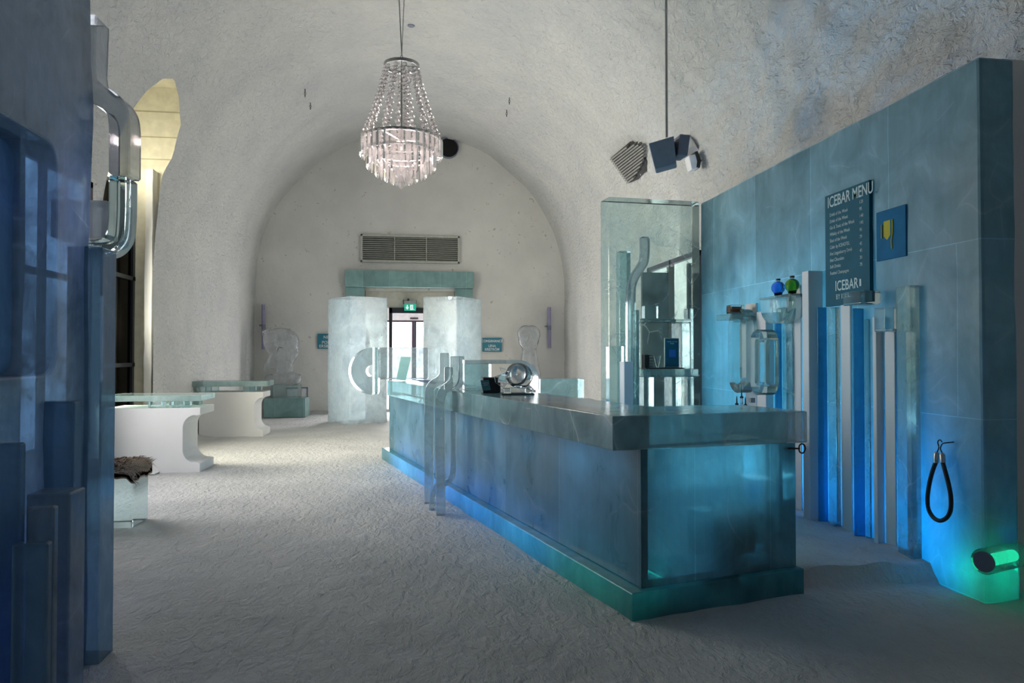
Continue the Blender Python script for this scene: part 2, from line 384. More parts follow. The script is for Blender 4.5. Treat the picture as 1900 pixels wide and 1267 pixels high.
def smooth_path(pts, n=6):
    """round the corners of a polyline (Catmull-Rom)"""
    P = [Vector(p) for p in pts]; T = []; out = []
    for i in range(len(P)):
        if i == 0: T.append(P[1]-P[0]); continue
        if i == len(P)-1: T.append(P[i]-P[i-1]); continue
        a, b = P[i]-P[i-1], P[i+1]-P[i]; T.append((a.normalized()+b.normalized()).normalized()*min(a.length, b.length))
    for i in range(len(P)-1):
        for k in range(n):
            t = k/n; t2, t3 = t*t, t*t*t
            out.append(P[i]*(2*t3-3*t2+1)+T[i]*(t3-2*t2+t)+P[i+1]*(3*t2-2*t3)+T[i+1]*(t3-t2))
    out.append(P[-1]); return out

# ================================================================== SETTING
# ---- floor
def floor_h(x, y):
    h = 0.010*noise.noise(Vector((x*1.1, y*1.1, 3))) + 0.008*noise.noise(Vector((x*5, y*5, 7))) + 0.007*abs(noise.noise(Vector((x*11, y*9, 1))))
    step = max(0, min(1, (x-2.46)/0.05))*max(0, min(1, (y-4.28-0.05*noise.noise(Vector((x*3, 0, 5))))/0.05))
    h += step*(0.12+0.05*max(0, noise.noise(Vector((x*4, y*4, 11)))))
    d = abs(abs(x-CX)-3.95); h += 0.10*max(0, 1-d/0.5)**2
    h += 0.08*max(0, 1-abs(y-18.5)/0.4)**2
    for px_, py_ in ((-1.22, 15.6), (0.82, 15.62)):
        dd = math.hypot(x-px_, y-py_)
        if dd < 0.9: h += 0.09*(1-dd/0.9)**0.5*(0.6+0.8*noise.noise(Vector((x*6, y*6, 8))))
    return h-0.008
XS = [-4.6+0.055*i for i in range(168)]
YS = [-3+0.09*i for i in range(56)]; YS += [2.04+0.045*i for i in range(110)]; y = YS[-1]
while y < 19.2: y += 0.085; YS.append(y)
b = MB(); nx = len(XS)
b.v = [Vector((x, y, floor_h(x, y))) for y in YS for x in XS]
b.f = [(j*nx+i, j*nx+i+1, (j+1)*nx+i+1, (j+1)*nx+i) for j in range(len(YS)-1) for i in range(nx-1)]
fl = b.build('floor', M['floor'], smooth=True, org=(0, 0, 0)); struct(fl, 'trodden snow floor of the hall')

# ---- vault: one continuous grid, split into wall_left, ceiling, wall_right
prof = []
for (a,za),(bb,zb) in zip(PR, PR[1:]):
    n = max(1, int(math.hypot(a-bb, za-zb)/0.085))
    for i in range(n): prof.append((lerp(a, bb, i/n), lerp(za, zb, i/n)))
prof.append(PR[-1])
full = [(-x, z) for x, z in prof]+[(x, z) for x, z in prof[::-1][1:]]
for _ in range(12):   # soften the corners of the section
    full = [full[0]]+[((full[i-1][0]+2*full[i][0]+full[i+1][0])/4, (full[i-1][1]+2*full[i][1]+full[i+1][1])/4) for i in range(1, len(full)-1)]+[full[-1]]
npf = len(full)
VY = []; y = -3.0
while y < 18.75: VY.append(y); y += 0.085 if y < 13 else 0.12
# niche outline on the left side, as (y, arc index) space: use (y, z)
NICHE = [onV(*p) for p in [(283,520),(291,400),(300,325),(320,290),(334,232),(331,180),(322,146),(302,146),(272,168),(246,202),(226,240),(205,300),(190,372)]]
NICHE = [(p.y, p.z) for p in NICHE]
ylast = NICHE[-1][0]
NICHE = [(11.56, -0.2), (11.56, 1.5)]+NICHE+[(ylast, 1.5), (ylast, -0.2)]
def inside(p, poly):
    x, y = p; r = False; j = len(poly)-1
    for i in range(len(poly)):
        xi, yi = poly[i]; xj, yj = poly[j]
        if (yi > y) != (yj > y) and x < (xj-xi)*(y-yi)/(yj-yi)+xi: r = not r
        j = i
    return r
def nearest(p, poly):
    best = None; P = Vector(p)
    for i in range(len(poly)-1):
        a, c = Vector(poly[i]), Vector(poly[i+1]); d = c-a
        t = max(0, min(1, (P-a).dot(d)/max(1e-9, d.dot(d)))); q = a+d*t
        if best is None or (q-P).length < best[0]: best = ((q-P).length, q)
    return best[1]
gv = []; 
for y in VY:
    for i, (x, z) in enumerate(full): gv.append([x+CX, y, z])
faces = []; 
for j in range(len(VY)-1):
    for i in range(npf-1):
        c = (VY[j]+VY[j+1])/2, (full[i][1]+full[i+1][1])/2
        if full[i][0] < 0 and inside(c, NICHE): continue
        faces.append((j*npf+i, j*npf+i+1, (j+1)*npf+i+1, (j+1)*npf+i))
ec = {}
for f in faces:
    for k in range(4):
        e = tuple(sorted((f[k], f[(k+1)%4]))); ec[e] = ec.get(e, 0)+1
bnd = set()
for e, c in ec.items():
    if c == 1:
        a, d = gv[e[0]], gv[e[1]]
        if all(q[0] < 0 and NICHE[-1][0]-0.3 < q[1] < 11.8 and q[2] < 5.9 for q in (a, d)) and not (abs(a[2]) < 1e-6 and abs(d[2]) < 1e-6):
            bnd |= set(e)
        elif False: pass
# only loop edges around the hole
bnd = {i for i in bnd if abs(gv[i][1]-VY[0]) > 0.01}
left_x = lambda z: -halfw(min(z, 7.19))+CX
lx_tab = [(z, x+CX) for x, z in full if x < 0]
def lx(z):
    for (za, xa), (zb, xb) in zip(lx_tab, lx_tab[1:]):
        if za <= z <= zb: return xa+(xb-xa)*(z-za)/max(1e-6, zb-za)
    return lx_tab[0][1] if z < 1 else lx_tab[-1][1]
for i in bnd:
    q = nearest((gv[i][1], gv[i][2]), NICHE); z = max(0, q[1]) if gv[i][2] > 0.01 else 0.0
    gv[i] = [lx(z), q[0], z]
def vdisp(p, nrm):
    sgn = 1.0
    a = 0.030*noise.noise(Vector((p.x*0.9, p.y*0.7, p.z*0.9)))
    # wind-blown pitting runs down the right side
    st = noise.noise(Vector((p.x*3.5+p.y*1.0, p.y*3.2-p.z*1.1, p.z*3.2+p.y*1.2)))
    amp = 0.016+0.050*max(0, min(1, (p.x+0.5)/3))*max(0, min(1, (13-p.y)/6))
    a += amp*st+0.5*amp*noise.noise(p*9)
    return a
vn = []
for k, (x, y, z) in enumerate(gv):
    i = k % npf; a = full[max(0, i-1)]; c = full[min(npf-1, i+1)]
    t = Vector((c[0]-a[0], 0, c[1]-a[1])).normalized(); vn.append(Vector((t.z, 0, -t.x)))
gp = []
for k, q in enumerate(gv):
    p = Vector(q)
    if k not in bnd and abs(p.y-18.7) > 0.2: p = p+vn[k]*vdisp(p, vn[k])
    gp.append(p)
bm = bmesh.new(); bv = [bm.verts.new(p) for p in gp]
for f in faces: bm.faces.new([bv[i] for i in f])
bm.normal_update(); nrms = [v.normal.copy() for v in bv]; bm.free()
def vault_piece(name, sel, label):
    fs = [f for f in faces if sel(f)]; used = sorted({i for f in fs for i in f}); idx = {v: k for k, v in enumerate(used)}
    me = bpy.data.meshes.new(name); me.from_pydata([tuple(gp[i]) for i in used], [], [tuple(idx[i] for i in f) for f in fs])
    for p in me.polygons: p.use_smooth = True
    me.materials.append(M['vault']); me.normals_split_custom_set_from_vertices([tuple(nrms[i]) for i in used])
    o = bpy.data.objects.new(name, me); COL.objects.link(o); ORG[o.name] = Vector((0,0,0)); return struct(o, label)
HS = 2.9
fz = lambda f: max(full[i % npf][1] for i in f)
fx = lambda f: full[f[0] % npf][0]
vault_piece('wall_left', lambda f: fz(f) < HS and fx(f) < 0, 'left foot of the snow vault')
vault_piece('wall_right', lambda f: fz(f) < HS and fx(f) > 0, 'right foot of the snow vault')
vault_piece('ceiling', lambda f: fz(f) >= HS, 'sprayed snow barrel vault')

# ---- back wall with doorway
YB = 18.5
bx0, bx1, bz1 = -1.27, 1.02, 3.12
xs = sorted(set([-4.4+0.1*i for i in range(89)]+[bx0, bx1])); zs = sorted(set([-0.1+0.1*i for i in range(77)]+[bz1]))
b = MB(); n = len(xs)
for z in zs:
    for x in xs:
        e = 0.0 if (bx0-0.05 < x < bx1+0.05 and z < bz1+0.05) else 0.02*noise.noise(Vector((x*2, z*2, 9)))+0.018*noise.noise(Vector((x*6, z*6, 2)))
        b.v.append(Vector((x, YB+e, z)))
for j in range(len(zs)-1):
    for i in range(n-1):
        cx, cz = (xs[i]+xs[i+1])/2, (zs[j]+zs[j+1])/2
        if bx0 < cx < bx1 and cz < bz1: continue
        b.f.append((j*n+i, j*n+i+1, (j+1)*n+i+1, (j+1)*n+i))
bw = b.build('wall_back', M['back'], smooth=True, org=(0, YB, 0)); struct(bw, 'packed snow end wall of the hall')
# lobby beyond the doorway: cream header and side walls, white ceiling, white floor
b = MB(); b.box(bx0-0.2, bx1+0.2, YB+0.45, YB+0.55, 2.70, 3.4); b.box(bx0-0.2, bx0+0.45, YB+0.45, YB+0.55, 0, 2.70); b.box(0.45, bx1+0.2, YB+0.45, YB+0.55, 0, 2.70)
b.box(bx0-0.05, bx0, YB, YB+0.5, 0, 3.2); b.box(bx1, bx1+0.05, YB, YB+0.5, 0, 3.2); b.box(bx0-0.05, bx1+0.05, YB, YB+0.5, 3.12, 3.2)
struct(b.build('wall_lobby', M['creamwall'], bev=0.005), 'cream wall around the entrance')
b = MB(); b.box(-1.6, 1.4, YB+0.55, 23, -0.06, 0.0); b.box(-1.6, 1.4, YB+0.55, 21.4, 2.9, 3.0); b.box(-1.7, -1.6, YB+0.55, 21.4, 0, 3.0); b.box(1.4, 1.5, YB+0.55, 21.4, 0, 3.0)
struct(b.build('wall_vestibule', M['white']), 'white vestibule behind the door')
# outer black door frame
d = thing('door_1', None, None, (-0.2, YB+0.5, 0)); struct(d, 'black framed entrance door')
a0, a1 = onY(722, 571, YB+0.45), onY(800, 580, YB+0.45)
b = MB(); L_ = onY(722, 600, YB+0.42).x; R_ = 0.50; top = onY(722, 571, YB+0.42).z; inn = onY(728, 581, YB+0.42)
b.box(L_, inn.x, YB+0.40, YB+0.50, 0, top); b.box(R_-0.08, R_, YB+0.40, YB+0.50, 0, top); b.box(L_, R_, YB+0.40, YB+0.50, inn.z, top)
b.build('door_frame', M['frame'], d, bev=0.004)
YD = 20.6
b = MB(); m0 = onY(764, 600, YD); m1 = onY(772.5, 600, YD); t0 = onY(740, 597.5, YD).z; t1 = onY(740, 595.5, YD).z
b.box(m0.x, (m0.x+m1.x)/2-0.008, YD, YD+0.06, 0, t0); b.box((m0.x+m1.x)/2+0.008, m1.x, YD, YD+0.06, 0, t0)
b.box(-1.3, 1.2, YD, YD+0.06, t0-0.0, t1+0.02); b.box(-1.3, -1.2, YD, YD+0.06, 0, t1); b.box(1.1, 1.2, YD, YD+0.06, 0, t1)
b.build('inner_frame', M['frame2'], d)
b = MB(); b.box(-1.3, 1.2, YD+0.0, YD+0.08, t1+0.02, 2.9); b.build('header_panel', M['white'], d)
b = MB(); b.box(-1.2, m0.x, YD+0.02, YD+0.04, 0, t0); b.build('door_pane', M['daypane'], d)
b = MB(); b.box(m1.x, 1.1, YD+0.02, YD+0.04, 0, t0); b.build('door_pane', M['daypane'], d)
q = onY(761, 589, YD-0.03); r_ = onY(776, 592, YD-0.03); b = MB(); b.box(q.x, r_.x, YD-0.05, YD-0.001, r_.z, q.z); b.build('door_sensor', M['frame2'], d, bev=0.004)

# ---- window niche in the left vault
YN = 11.78
b = MB()
inner = [(-4.08, z) for z in (0, 3.86)]
b.box(-4.12, lx(1)-0.03, 11.57, 11.84, 0, 4.35)
b.box(-4.12, -3.2, ylast-0.3, ylast, 0, 0.01)
struct(b.build('trim_1', M['block'], bev=0.02, sub=0.15, jit=0.02), 'rough snow jamb of the window niche')
b = MB(); b.ext([(-4.45,3.86)]+[(lx(z)-0.035, z) for z in [3.86,4.1,4.4,4.7,4.9,5.1,5.3,5.5,5.7]]+[(-4.45,5.7)], YN+0.02, YN+0.1); b.box(-4.36, -4.12, YN-0.12, YN+0.1, 0, 4.35)
b.box(-4.55, -3.15, ylast-1.2, YN+0.1, 5.7, 5.8); b.box(-4.55, -4.45, ylast-1.2, YN+0.1, 4.0, 5.7)
struct(b.build('wall_niche', M['cream']), 'cream boarded lining of the window niche')
b = MB()
for z in (4.55, 4.9, 5.3): b.box(-4.44, lx(z)-0.04, YN+0.012, YN+0.022, z, z+0.012)
struct(b.build('trim_2', flat('board seam', (0.45,0.42,0.30), 0.7)), 'seams of the cream boards')
wn = thing('window_1', None, None, (-4.3, 10.4, 0)); struct(wn, 'dark framed tall window in the left niche')
b = MB(); wy0, wy1 = ylast-0.9, 11.66
for y in (wy0, (wy0+wy1)/2-0.03, wy1-0.10): b.box(-4.36, -4.28, y, y+0.07, 0.0, 4.0)
for z in (0.0, 1.30, 2.62, 3.93): b.box(-4.36, -4.28, wy0, wy1, z, z+0.06)
b.build('window_frame', M['frame'], wn)
m_, nt_, out_ = mat('window glass'); t_ = N(nt_, 'ShaderNodeBsdfTransparent'); t_.inputs[0].default_value = (0.12,0.11,0.09,1)
g_ = N(nt_, 'ShaderNodeBsdfGlossy'); g_.inputs['Roughness'].default_value = 0.02; x_ = N(nt_, 'ShaderNodeMixShader', i_0=0.06)
nt_.links.new(t_.outputs[0], x_.inputs[1]); nt_.links.new(g_.outputs[0], x_.inputs[2]); nt_.links.new(x_.outputs[0], out_.inputs[0])
b = MB(); b.box(-4.325, -4.315, wy0, wy1, 0, 3.95); b.build('window_pane', m_, wn)

def daylight_window(nm, X, y0, y1, z0, z1, label, pm='daypane'):
    sd = 1 if X > 0 else -1
    t = thing(nm, None, None, (X, (y0+y1)/2, z0)); struct(t, label)
    b = MB(); f = 0.07; xa, xb = sorted((X-sd*0.06, X+sd*0.04))
    for y in (y0, (y0+y1)/2-f/2, y1-f): b.box(xa, xb, y, y+f, z0, z1)
    for z in (z0, lerp(z0, z1, 0.6), z1-f): b.box(xa, xb, y0, y1, z, z+f)
    b.build('window_frame', M['frame2'], t)
    xa, xb = sorted((X, X+sd*0.02)); b = MB(); b.box(xa, xb, y0, y1, z0, z1); b.build('window_pane', M[pm], t)
daylight_window('added_window', -3.89, 6.9, 9.1, 0.45, 3.55, 'added unseen daylit window in the left vault foot')  # unseen window put in to bring more light into the hall
daylight_window('window_3', 3.83, 9.15, 11.25, 0.35, 2.9, 'tall daylit window in the right vault foot behind the partition', 'dimpane')

# ================================================================== BACK WALL OBJECTS
# louvre
p0, p1 = onY(669, 434, 18.4), onY(853, 489, 18.4)
t = thing('wall_louvre', 'wide grey slatted air louvre set in the snow wall above the entrance', 'vent', (0, 18.4, p1.z))
b = MB(); W = 0.05
b.box(p0.x, p1.x, 18.40, 18.5, p0.z-W, p0.z); b.box(p0.x, p1.x, 18.40, 18.5, p1.z, p1.z+W); b.box(p0.x, p0.x+W, 18.40, 18.5, p1.z, p0.z); b.box(p1.x-W, p1.x, 18.40, 18.5, p1.z, p0.z)
for fx_ in (0.34, 0.66): b.box(lerp(p0.x, p1.x, fx_)-0.01, lerp(p0.x, p1.x, fx_)+0.01, 18.42, 18.44, p1.z, p0.z)
b.build('louvre_frame', M['louvre'], t, bev=0.004)
b = MB()
for k in range(12):
    z = lerp(p1.z+0.07, p0.z-0.07, k/11); b.obox(((p0.x+p1.x)/2, 18.455, z), (p1.x-p0.x-0.06, 0, 0), (0, 0.05, 0.035), (0, -0.004, 0.006))
b.build('slats', M['louvre'], t)
b = MB(); b.box(p0.x+0.02, p1.x-0.02, 18.485, 18.495, p1.z+0.02, p0.z-0.02); b.build('duct_backing', M['darkmetal'], t)
# lintel and jambs of teal ice
p0, p1 = onY(640, 501, 18.25), onY(879, 535, 18.25)
b = MB(); b.box(p0.x, p1.x, 18.2, 18.75, p1.z, p0.z)
tag(b.build('ice_lintel', M['teal'], bev=0.012, sub=0.3, jit=0.01), 'long row of teal ice blocks lying across the top of the entrance', 'lintel')
for nm, xa, xb, lab in (('l', p0.x+0.02, bx0, 'ice jamb standing under the left end of the teal lintel'), ('r', bx1, p1.x-0.02, 'ice jamb standing under the right end of the teal lintel')):
    b = MB(); b.box(xa, xb, 18.3, 18.75, 0, p1.z-0.003); tag(b.build('ice_jamb', M['teal'], bev=0.01), lab, 'jamb')
# exit sign
YE = 18.8
p0, p1 = onY(750, 558, YE), onY(772, 576.5, YE)
t = thing('exit_sign', 'small green emergency exit sign hanging over the black entrance door', 'sign', ((p0.x+p1.x)/2, YE, p1.z))
zb = onY(750, 564, YE).z
b = MB(); b.box(p0.x, p1.x, YE-0.03, YE+0.03, zb, p0.z); b.build('housing', M['steel'], t, bev=0.006)
b = MB(); b.box(p0.x-0.03, p0.x-0.012, YE-0.02, YE+0.1, zb, p0.z+0.03); b.build('bracket', M['black'], t)
b = MB(); b.box(p1.x+0.006, p1.x+0.016, YE-0.02, YE+0.1, zb+0.02, p0.z+0.02); b.build('bracket', M['black'], t)
b = MB(); b.box(p0.x+0.08, p0.x+0.13, YE, YE+0.12, p0.z, p0.z+0.06); b.build('bracket', M['black'], t)
b = MB(); b.box(p0.x+0.002, p1.x-0.002, YE-0.008, YE+0.008, p1.z, zb); pn = b.build('sign_panel', M['green'], t)
W = p1.x-p0.x; H_ = zb-p1.z; yy = YE-0.010
b = MB(); cx = p0.x+W*0.26; cz = p1.z+H_*0.5
b.add([(cx-0.014,yy,cz+H_*.36),(cx+0.014,yy,cz+H_*.36),(cx+0.014,yy,cz-0.01),(cx+0.036,yy,cz+0.02),(cx+0.036,yy,cz-0.012),(cx,yy,cz-H_*.36),(cx-0.036,yy,cz-0.012),(cx-0.036,yy,cz+0.02),(cx-0.014,yy,cz-0.01)], [tuple(range(9))])
x0 = p0.x+W*0.5; b.add([(x0,yy,cz-H_*.38),(x0+W*.25,yy,cz-H_*.38),(x0+W*.25,yy,cz+H_*.38),(x0,yy,cz+H_*.38)], [(0,1,2,3)])
b.add([(x0+W*.30,yy,cz-H_*.38),(x0+W*.38,yy,cz-H_*.38),(x0+W*.30,yy,cz-H_*.2)], [(0,1,2)])
b.build('arrow_and_doorway', M['pict'], pn)
b = MB(); hx = x0+W*0.13; yy -= 0.002
b.lathe([(0.001,0),(0.011,0),(0.011,0.002),(0.001,0.002)], (hx+0.008, yy, cz+H_*.24), 10, Vector((0,-1,0)))
for a_, c__ in (((0.005,.16),(-0.006,-.05)),((-0.006,-.05),(0.014,-.16)),((0.014,-.16),(0.006,-.33)),((-0.006,-.05),(-0.02,-.22)),((-0.02,-.22),(-0.034,-.22)),((0.004,.12),(0.024,.02)),((0.004,.12),(-0.02,.06))):
    A = Vector((hx+a_[0], yy, cz+H_*a_[1])); B = Vector((hx+c__[0], yy, cz+H_*c__[1])); b.ribbon([A, B], 0.009, 0.001)
b.build('running_figure', M['green'], pn)
# vent pipe
c = onY(832, 275, 18.46)
t = thing('vent_pipe', 'round black ventilation pipe mouth in the upper end wall behind the chandelier', 'pipe', (c.x, 18.4, c.z-0.26))
b = MB(); b.lathe([(0.262,-0.02),(0.27,0.12),(0.25,0.12),(0.245,-0.02)], (c.x, 18.5, c.z), 40, Vector((0,-1,0))); b.build('pipe_rim', M['greyplastic'], t, smooth=True)
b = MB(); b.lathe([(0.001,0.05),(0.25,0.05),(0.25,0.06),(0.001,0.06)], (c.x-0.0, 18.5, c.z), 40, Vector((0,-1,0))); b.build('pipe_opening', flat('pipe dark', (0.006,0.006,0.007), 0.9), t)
# signs
p0, p1 = onY(589, 619, 18.43), onY(635, 647, 18.43)
t = thing('name_sign', 'teal name sign half hidden behind the left ice pillar', 'sign', ((p0.x+p1.x)/2, 18.43, p1.z))
b = MB(); b.box(p0.x, p1.x, 18.43, 18.45, p1.z, p0.z); b.build('sign_board', M['sign'], t, bev=0.004)
h = p0.z-p1.z; xm = p0.x+0.31
text('NE', 0.105, t, (onY(600,629,18.42).x, 18.425, p1.z+h*0.68), (1,0,0), (0,0,1), M['inkwhite'], 'lettering')
text('PON', 0.105, t, (onY(597,639,18.42).x, 18.425, p1.z+h*0.33), (1,0,0), (0,0,1), M['inkwhite'], 'lettering')
text('ERSB', 0.105, t, (onY(592,645,18.42).x, 18.425, p1.z+h*0.08), (1,0,0), (0,0,1), M['inkwhite'], 'lettering')
p0, p1 = onY(895, 626.5, 18.43), onY(931, 652.5, 18.43)
t = thing('name_sign', 'teal sign reading CONSANANCE LENA KRISTRÖM right of the ice pillars', 'sign', ((p0.x+p1.x)/2, 18.43, p1.z))
b = MB(); b.box(p0.x, p1.x, 18.43, 18.45, p1.z, p0.z); b.build('sign_board', M['sign'], t, bev=0.004)
h = p0.z-p1.z; xm = (p0.x+p1.x)/2
for s_t, f_ in (('CONSANANCE', 0.68), ('LENA', 0.33), ('KRISTRÖM', 0.08)):
    text(s_t, 0.092, t, (xm, 18.425, p1.z+h*f_), (1,0,0), (0,0,1), M['inkwhite'], 'lettering', align='CENTER', sx=0.88, bold=0.001)
# violet tubes
for (x_, y0_, y1_), lab in (((488.5, 565, 648), 'violet grey wall tube on the end wall above the left bust'), ((1019, 570, 646), 'violet grey wall tube on the end wall right of the right bust')):
    a = onY(x_, y0_, 18.35); c = onY(x_+0.5, y1_, 18.35)
    t = thing('tube_lamp', lab, 'lamp', (c.x, 18.4, c.z), 'violet tube lamps on the end wall')
    b = MB(); b.tube([a, (a+c)/2+Vector((0,0,0.05))], 0.045, 12); b.build('upper_tube', M['violet'], t, smooth=True)
    b = MB(); b.tube([(a+c)/2+Vector((0,0,-0.05)), c], 0.045, 12); b.build('lower_tube', M['violet'], t, smooth=True)
    b = MB(); b.tube([(a+c)/2+Vector((0,0,0.06)), (a+c)/2-Vector((0,0,0.06))], 0.05, 12); b.box(a.x-0.1, a.x, 18.38, 18.46, (a.z+c.z)/2+0.02, (a.z+c.z)/2+0.06); b.build('clamp', M['greyplastic'], t, smooth=True)
# wall box near the left bust
p0, p1 = onY(557, 719, 18.4), onY(570, 757, 18.4)
t = thing('wall_box', 'pale service box low on the end wall behind the left bust', 'box', ((p0.x+p1.x)/2, 18.4, p1.z))
b = MB(); b.box(p0.x-0.3, p1.x, 18.38, 18.5, p1.z, p0.z); b.build('box_body', M['white'], t, bev=0.006)
b = MB(); b.box(p0.x-0.32, p1.x+0.02, 18.36, 18.38, p0.z-0.02, p0.z+0.01); b.box(p1.x, p1.x+0.02, 18.36, 18.38, p1.z, p0.z); b.build('box_edge', M['greyplastic'], t)

# ---- pillars
def pillar(label, near, left, right, far, top):
    b = MB(); b.prism([left, near, right, far], -0.02, top)
    return tag(b.build('ice_pillar', M['pillar'], bev=0.018, sub=0.2, jit=0.014), label, 'pillar', 'ice pillars before the entrance')
pillar('massive milky ice pillar standing left of the entrance', (-1.34,15.1), (-1.87,15.78), (-0.58,15.4), (-1.10,16.1), 2.70)
pillar('massive milky ice pillar standing right of the entrance', (0.88,15.1), (0.17,15.45), (1.46,15.75), (0.75,16.15), 2.72)

# ---- busts
def bust(label, z0, blobs, boxes=()):
    b = MB()
    for c, r, *rot in blobs: b.ell(c, r, 20, 12, rot[0] if rot else None)
    return tag(b.build('ice_bust', M['bust'], remesh=0.028, rep=5), label, 'sculpture')
Yb = 17.6
def P(x, y): return onY(x, y, Yb)
def R2(px): return px/1320*Yb   # pixels to metres at that distance
RY = lambda a: Matrix.Rotation(math.radians(a), 3, 'Y')
# pedestal left
a, c = onY(492, 738, 17.5), onY(569, 770, 17.5)
b = MB(); b.box(a.x, c.x, 17.3, 18.0, 0.0, a.z)
tag(b.build('ice_plinth', M['teal'], bev=0.01), 'wide teal ice block lying on the floor under the left bust', 'plinth')
a2, c2 = onY(505, 713, Yb), onY(556, 738, Yb)
b = MB(); b.box(a2.x, c2.x, 17.35, 17.9, a.z+0.002, a2.z)
tag(b.build('ice_block', M['clear'], bev=0.012), 'clear ice block between the wide teal plinth and the left bust', 'block')
z1 = a2.z
bl = [ (P(530,700), (R2(24),0.22,R2(12))), (P(515,708), (R2(14),0.18,R2(8))), (P(551,706), (R2(7),0.13,R2(12)), RY(25)), (P(556,700),(R2(4),0.08,R2(6))),
       (P(528,682), (R2(15),0.17,R2(26))), (P(532,660),(R2(15),0.16,R2(20)), RY(-12)),
       (P(528,628), (R2(24),0.26,R2(18))), (P(540,640),(R2(14),0.22,R2(22)), RY(15)), (P(548,655),(R2(6),0.12,R2(14)), RY(15)),
       (P(503,635), (R2(13),0.20,R2(26)), RY(-12)), (P(494,622),(R2(6),0.10,R2(11)),RY(-25)), (P(490,615),(R2(2.5),0.05,R2(4))), (P(504,614),(R2(3.2),0.07,R2(5))),
       (P(520,616),(R2(20),0.2,R2(8))), (P(508,668),(R2(9),0.13,R2(17))), (P(518,660),(R2(7),0.12,R2(12))), (P(495,681),(R2(7),0.06,R2(9)),RY(20)), (P(499,670),(R2(3),0.05,R2(12)),RY(15)),
       (P(500,702),(R2(10),0.16,R2(8)),RY(-30)) ]
b = MB()
for c, r, *rot in bl: b.ell(c, r, 20, 12, rot[0] if rot else None)
zmin = z1
for v in b.v: v.z = max(v.z, zmin+0.003)
tag(b.build('ice_bust', M['bust'], remesh=0.026, rep=4), 'carved clear ice bust with horned headdress on a teal ice plinth at left', 'sculpture')
# right bust: rounded square head on a slender neck
b = MB(); hd = P(981,628)
b.ell(hd, (R2(20),0.22,R2(24)), 24, 14); b.ell(P(975,620),(R2(16),0.2,R2(17)),20,12); b.ell(P(987,620),(R2(16),0.2,R2(17)),20,12); b.ell(P(984,640),(R2(14),0.2,R2(12)),20,12)
rs = []
for y_, w_ in ((640,13),(655,14),(668,16),(680,18),(695,21),(708,22.5),(722,21),(740,17),(752,17)):
    cc = P(982+(y_-640)*0.02, y_); rs.append([cc+Vector((R2(w_)*math.cos(2*PI*k/20), 0.16*math.sin(2*PI*k/20), 0)) for k in range(20)])
b.rings(rs)
tag(b.build('ice_bust', M['bust'], remesh=0.026, rep=4), 'smooth clear ice bust with square rounded head by the end wall at right', 'sculpture')
b = MB(); cc = P(982,752); b.box(cc.x-0.35, cc.x+0.35, 17.3, 17.9, 0.0, cc.z-0.012)
tag(b.build('ice_plinth', M['teal'], bev=0.01), 'teal ice plinth on the floor under the square-headed right bust', 'plinth')

# ================================================================== CEILING FITTINGS
CY = 8.0; CXX = -0.155
t = thing('chandelier', 'crystal bead chandelier hanging on thin wires from the vault', 'chandelier', (CXX, CY, 3.3))
zt, zr, zb = onY(745,122,CY).z, onY(745,262,CY).z, onY(742,352,CY).z
r0, r1 = 0.185, 0.445
def ring(name, r, z, h, th=0.012, m=M['steel']):
    b = MB(); n = 48; rs = []
    for k in range(n+1):
        a = 2*PI*k/n; u = Vector((math.cos(a), math.sin(a), 0)); c = Vector((CXX, CY, z))
        rs.append([c+u*r, c+u*(r+th), c+u*(r+th)+Vector((0,0,h)), c+u*r+Vector((0,0,h))])
    b.rings(rs, False); return b.build(name, m, t, smooth=True)
ring('top_ring', r0, zt-0.02, 0.035, 0.014); ring('rim_ring', r1-0.03, zr, 0.03, 0.02)
b = MB()
for k in range(3):
    a = 2*PI*k/3
    b = MB(); b.tube([(CXX, CY, zt), (CXX+r0*math.cos(a), CY+r0*math.sin(a), zt)], 0.006, 6); b.build('spoke', M['steel'], t)
    b = MB(); b.tube([(CXX, CY, zr+0.01), (CXX+(r1-.02)*math.cos(a), CY+(r1-.02)*math.sin(a), zr+0.01)], 0.008, 6); b.build('rim_spoke', M['steel'], t)
b = MB(); b.tube([(CXX, CY, zt), (CXX, CY, zr-0.1)], 0.011, 10); b.lathe([(0.05,-0.02),(0.06,0.0),(0.05,0.04),(0.01,0.05)], (CXX,CY,zr), 16); b.build('centre_rod', M['steel'], t, smooth=True)
b = MB(); zc = zt+0.12
b.tube([(CXX, CY, zt+0.0), (CXX, CY, zt+0.05)], 0.006, 6)
lk = []
for k in range(12): a = 2*PI*k/12; lk.append((CXX+0.012*math.cos(a), CY, zt+0.085+0.035*math.sin(a)))
b.tube(lk, 0.005, 6, closed=True); b.build('chain_link', M['steel'], t)
for dx in (-0.13, 0.11):
    b = MB(); X_ = CXX+dx; b.tube([(CXX, CY, zc), (CXX+dx*0.33, CY, zc+0.9), (X_, CY, vz(X_-CX)+0.02)], 0.007 if dx < 0 else 0.005, 6); b.build('wire', M['steel'], t)
def bead(b, c, r):
    b.lathe([(0.001,-r),(r*0.6,-r*0.72),(r,-r*0.1),(r,r*0.1),(r*0.6,r*0.72),(0.001,r)], c, 7)
for k in range(12):
    a = 2*PI*(k+0.3)/12; b = MB(); n = 17
    for i in range(n):
        f = (i+0.5)/n; rr = lerp(r0, r1-0.02, f**1.25); z = lerp(zt-0.03, zr+0.02, f); w_ = 0.010*(1 if i % 2 else -1)
        bead(b, (CXX+rr*math.cos(a)+w_*math.sin(a), CY+rr*math.sin(a)+w_*math.cos(a), z), lerp(0.026, 0.034, f))
    b.build('bead_strand', M['crystal'], t)
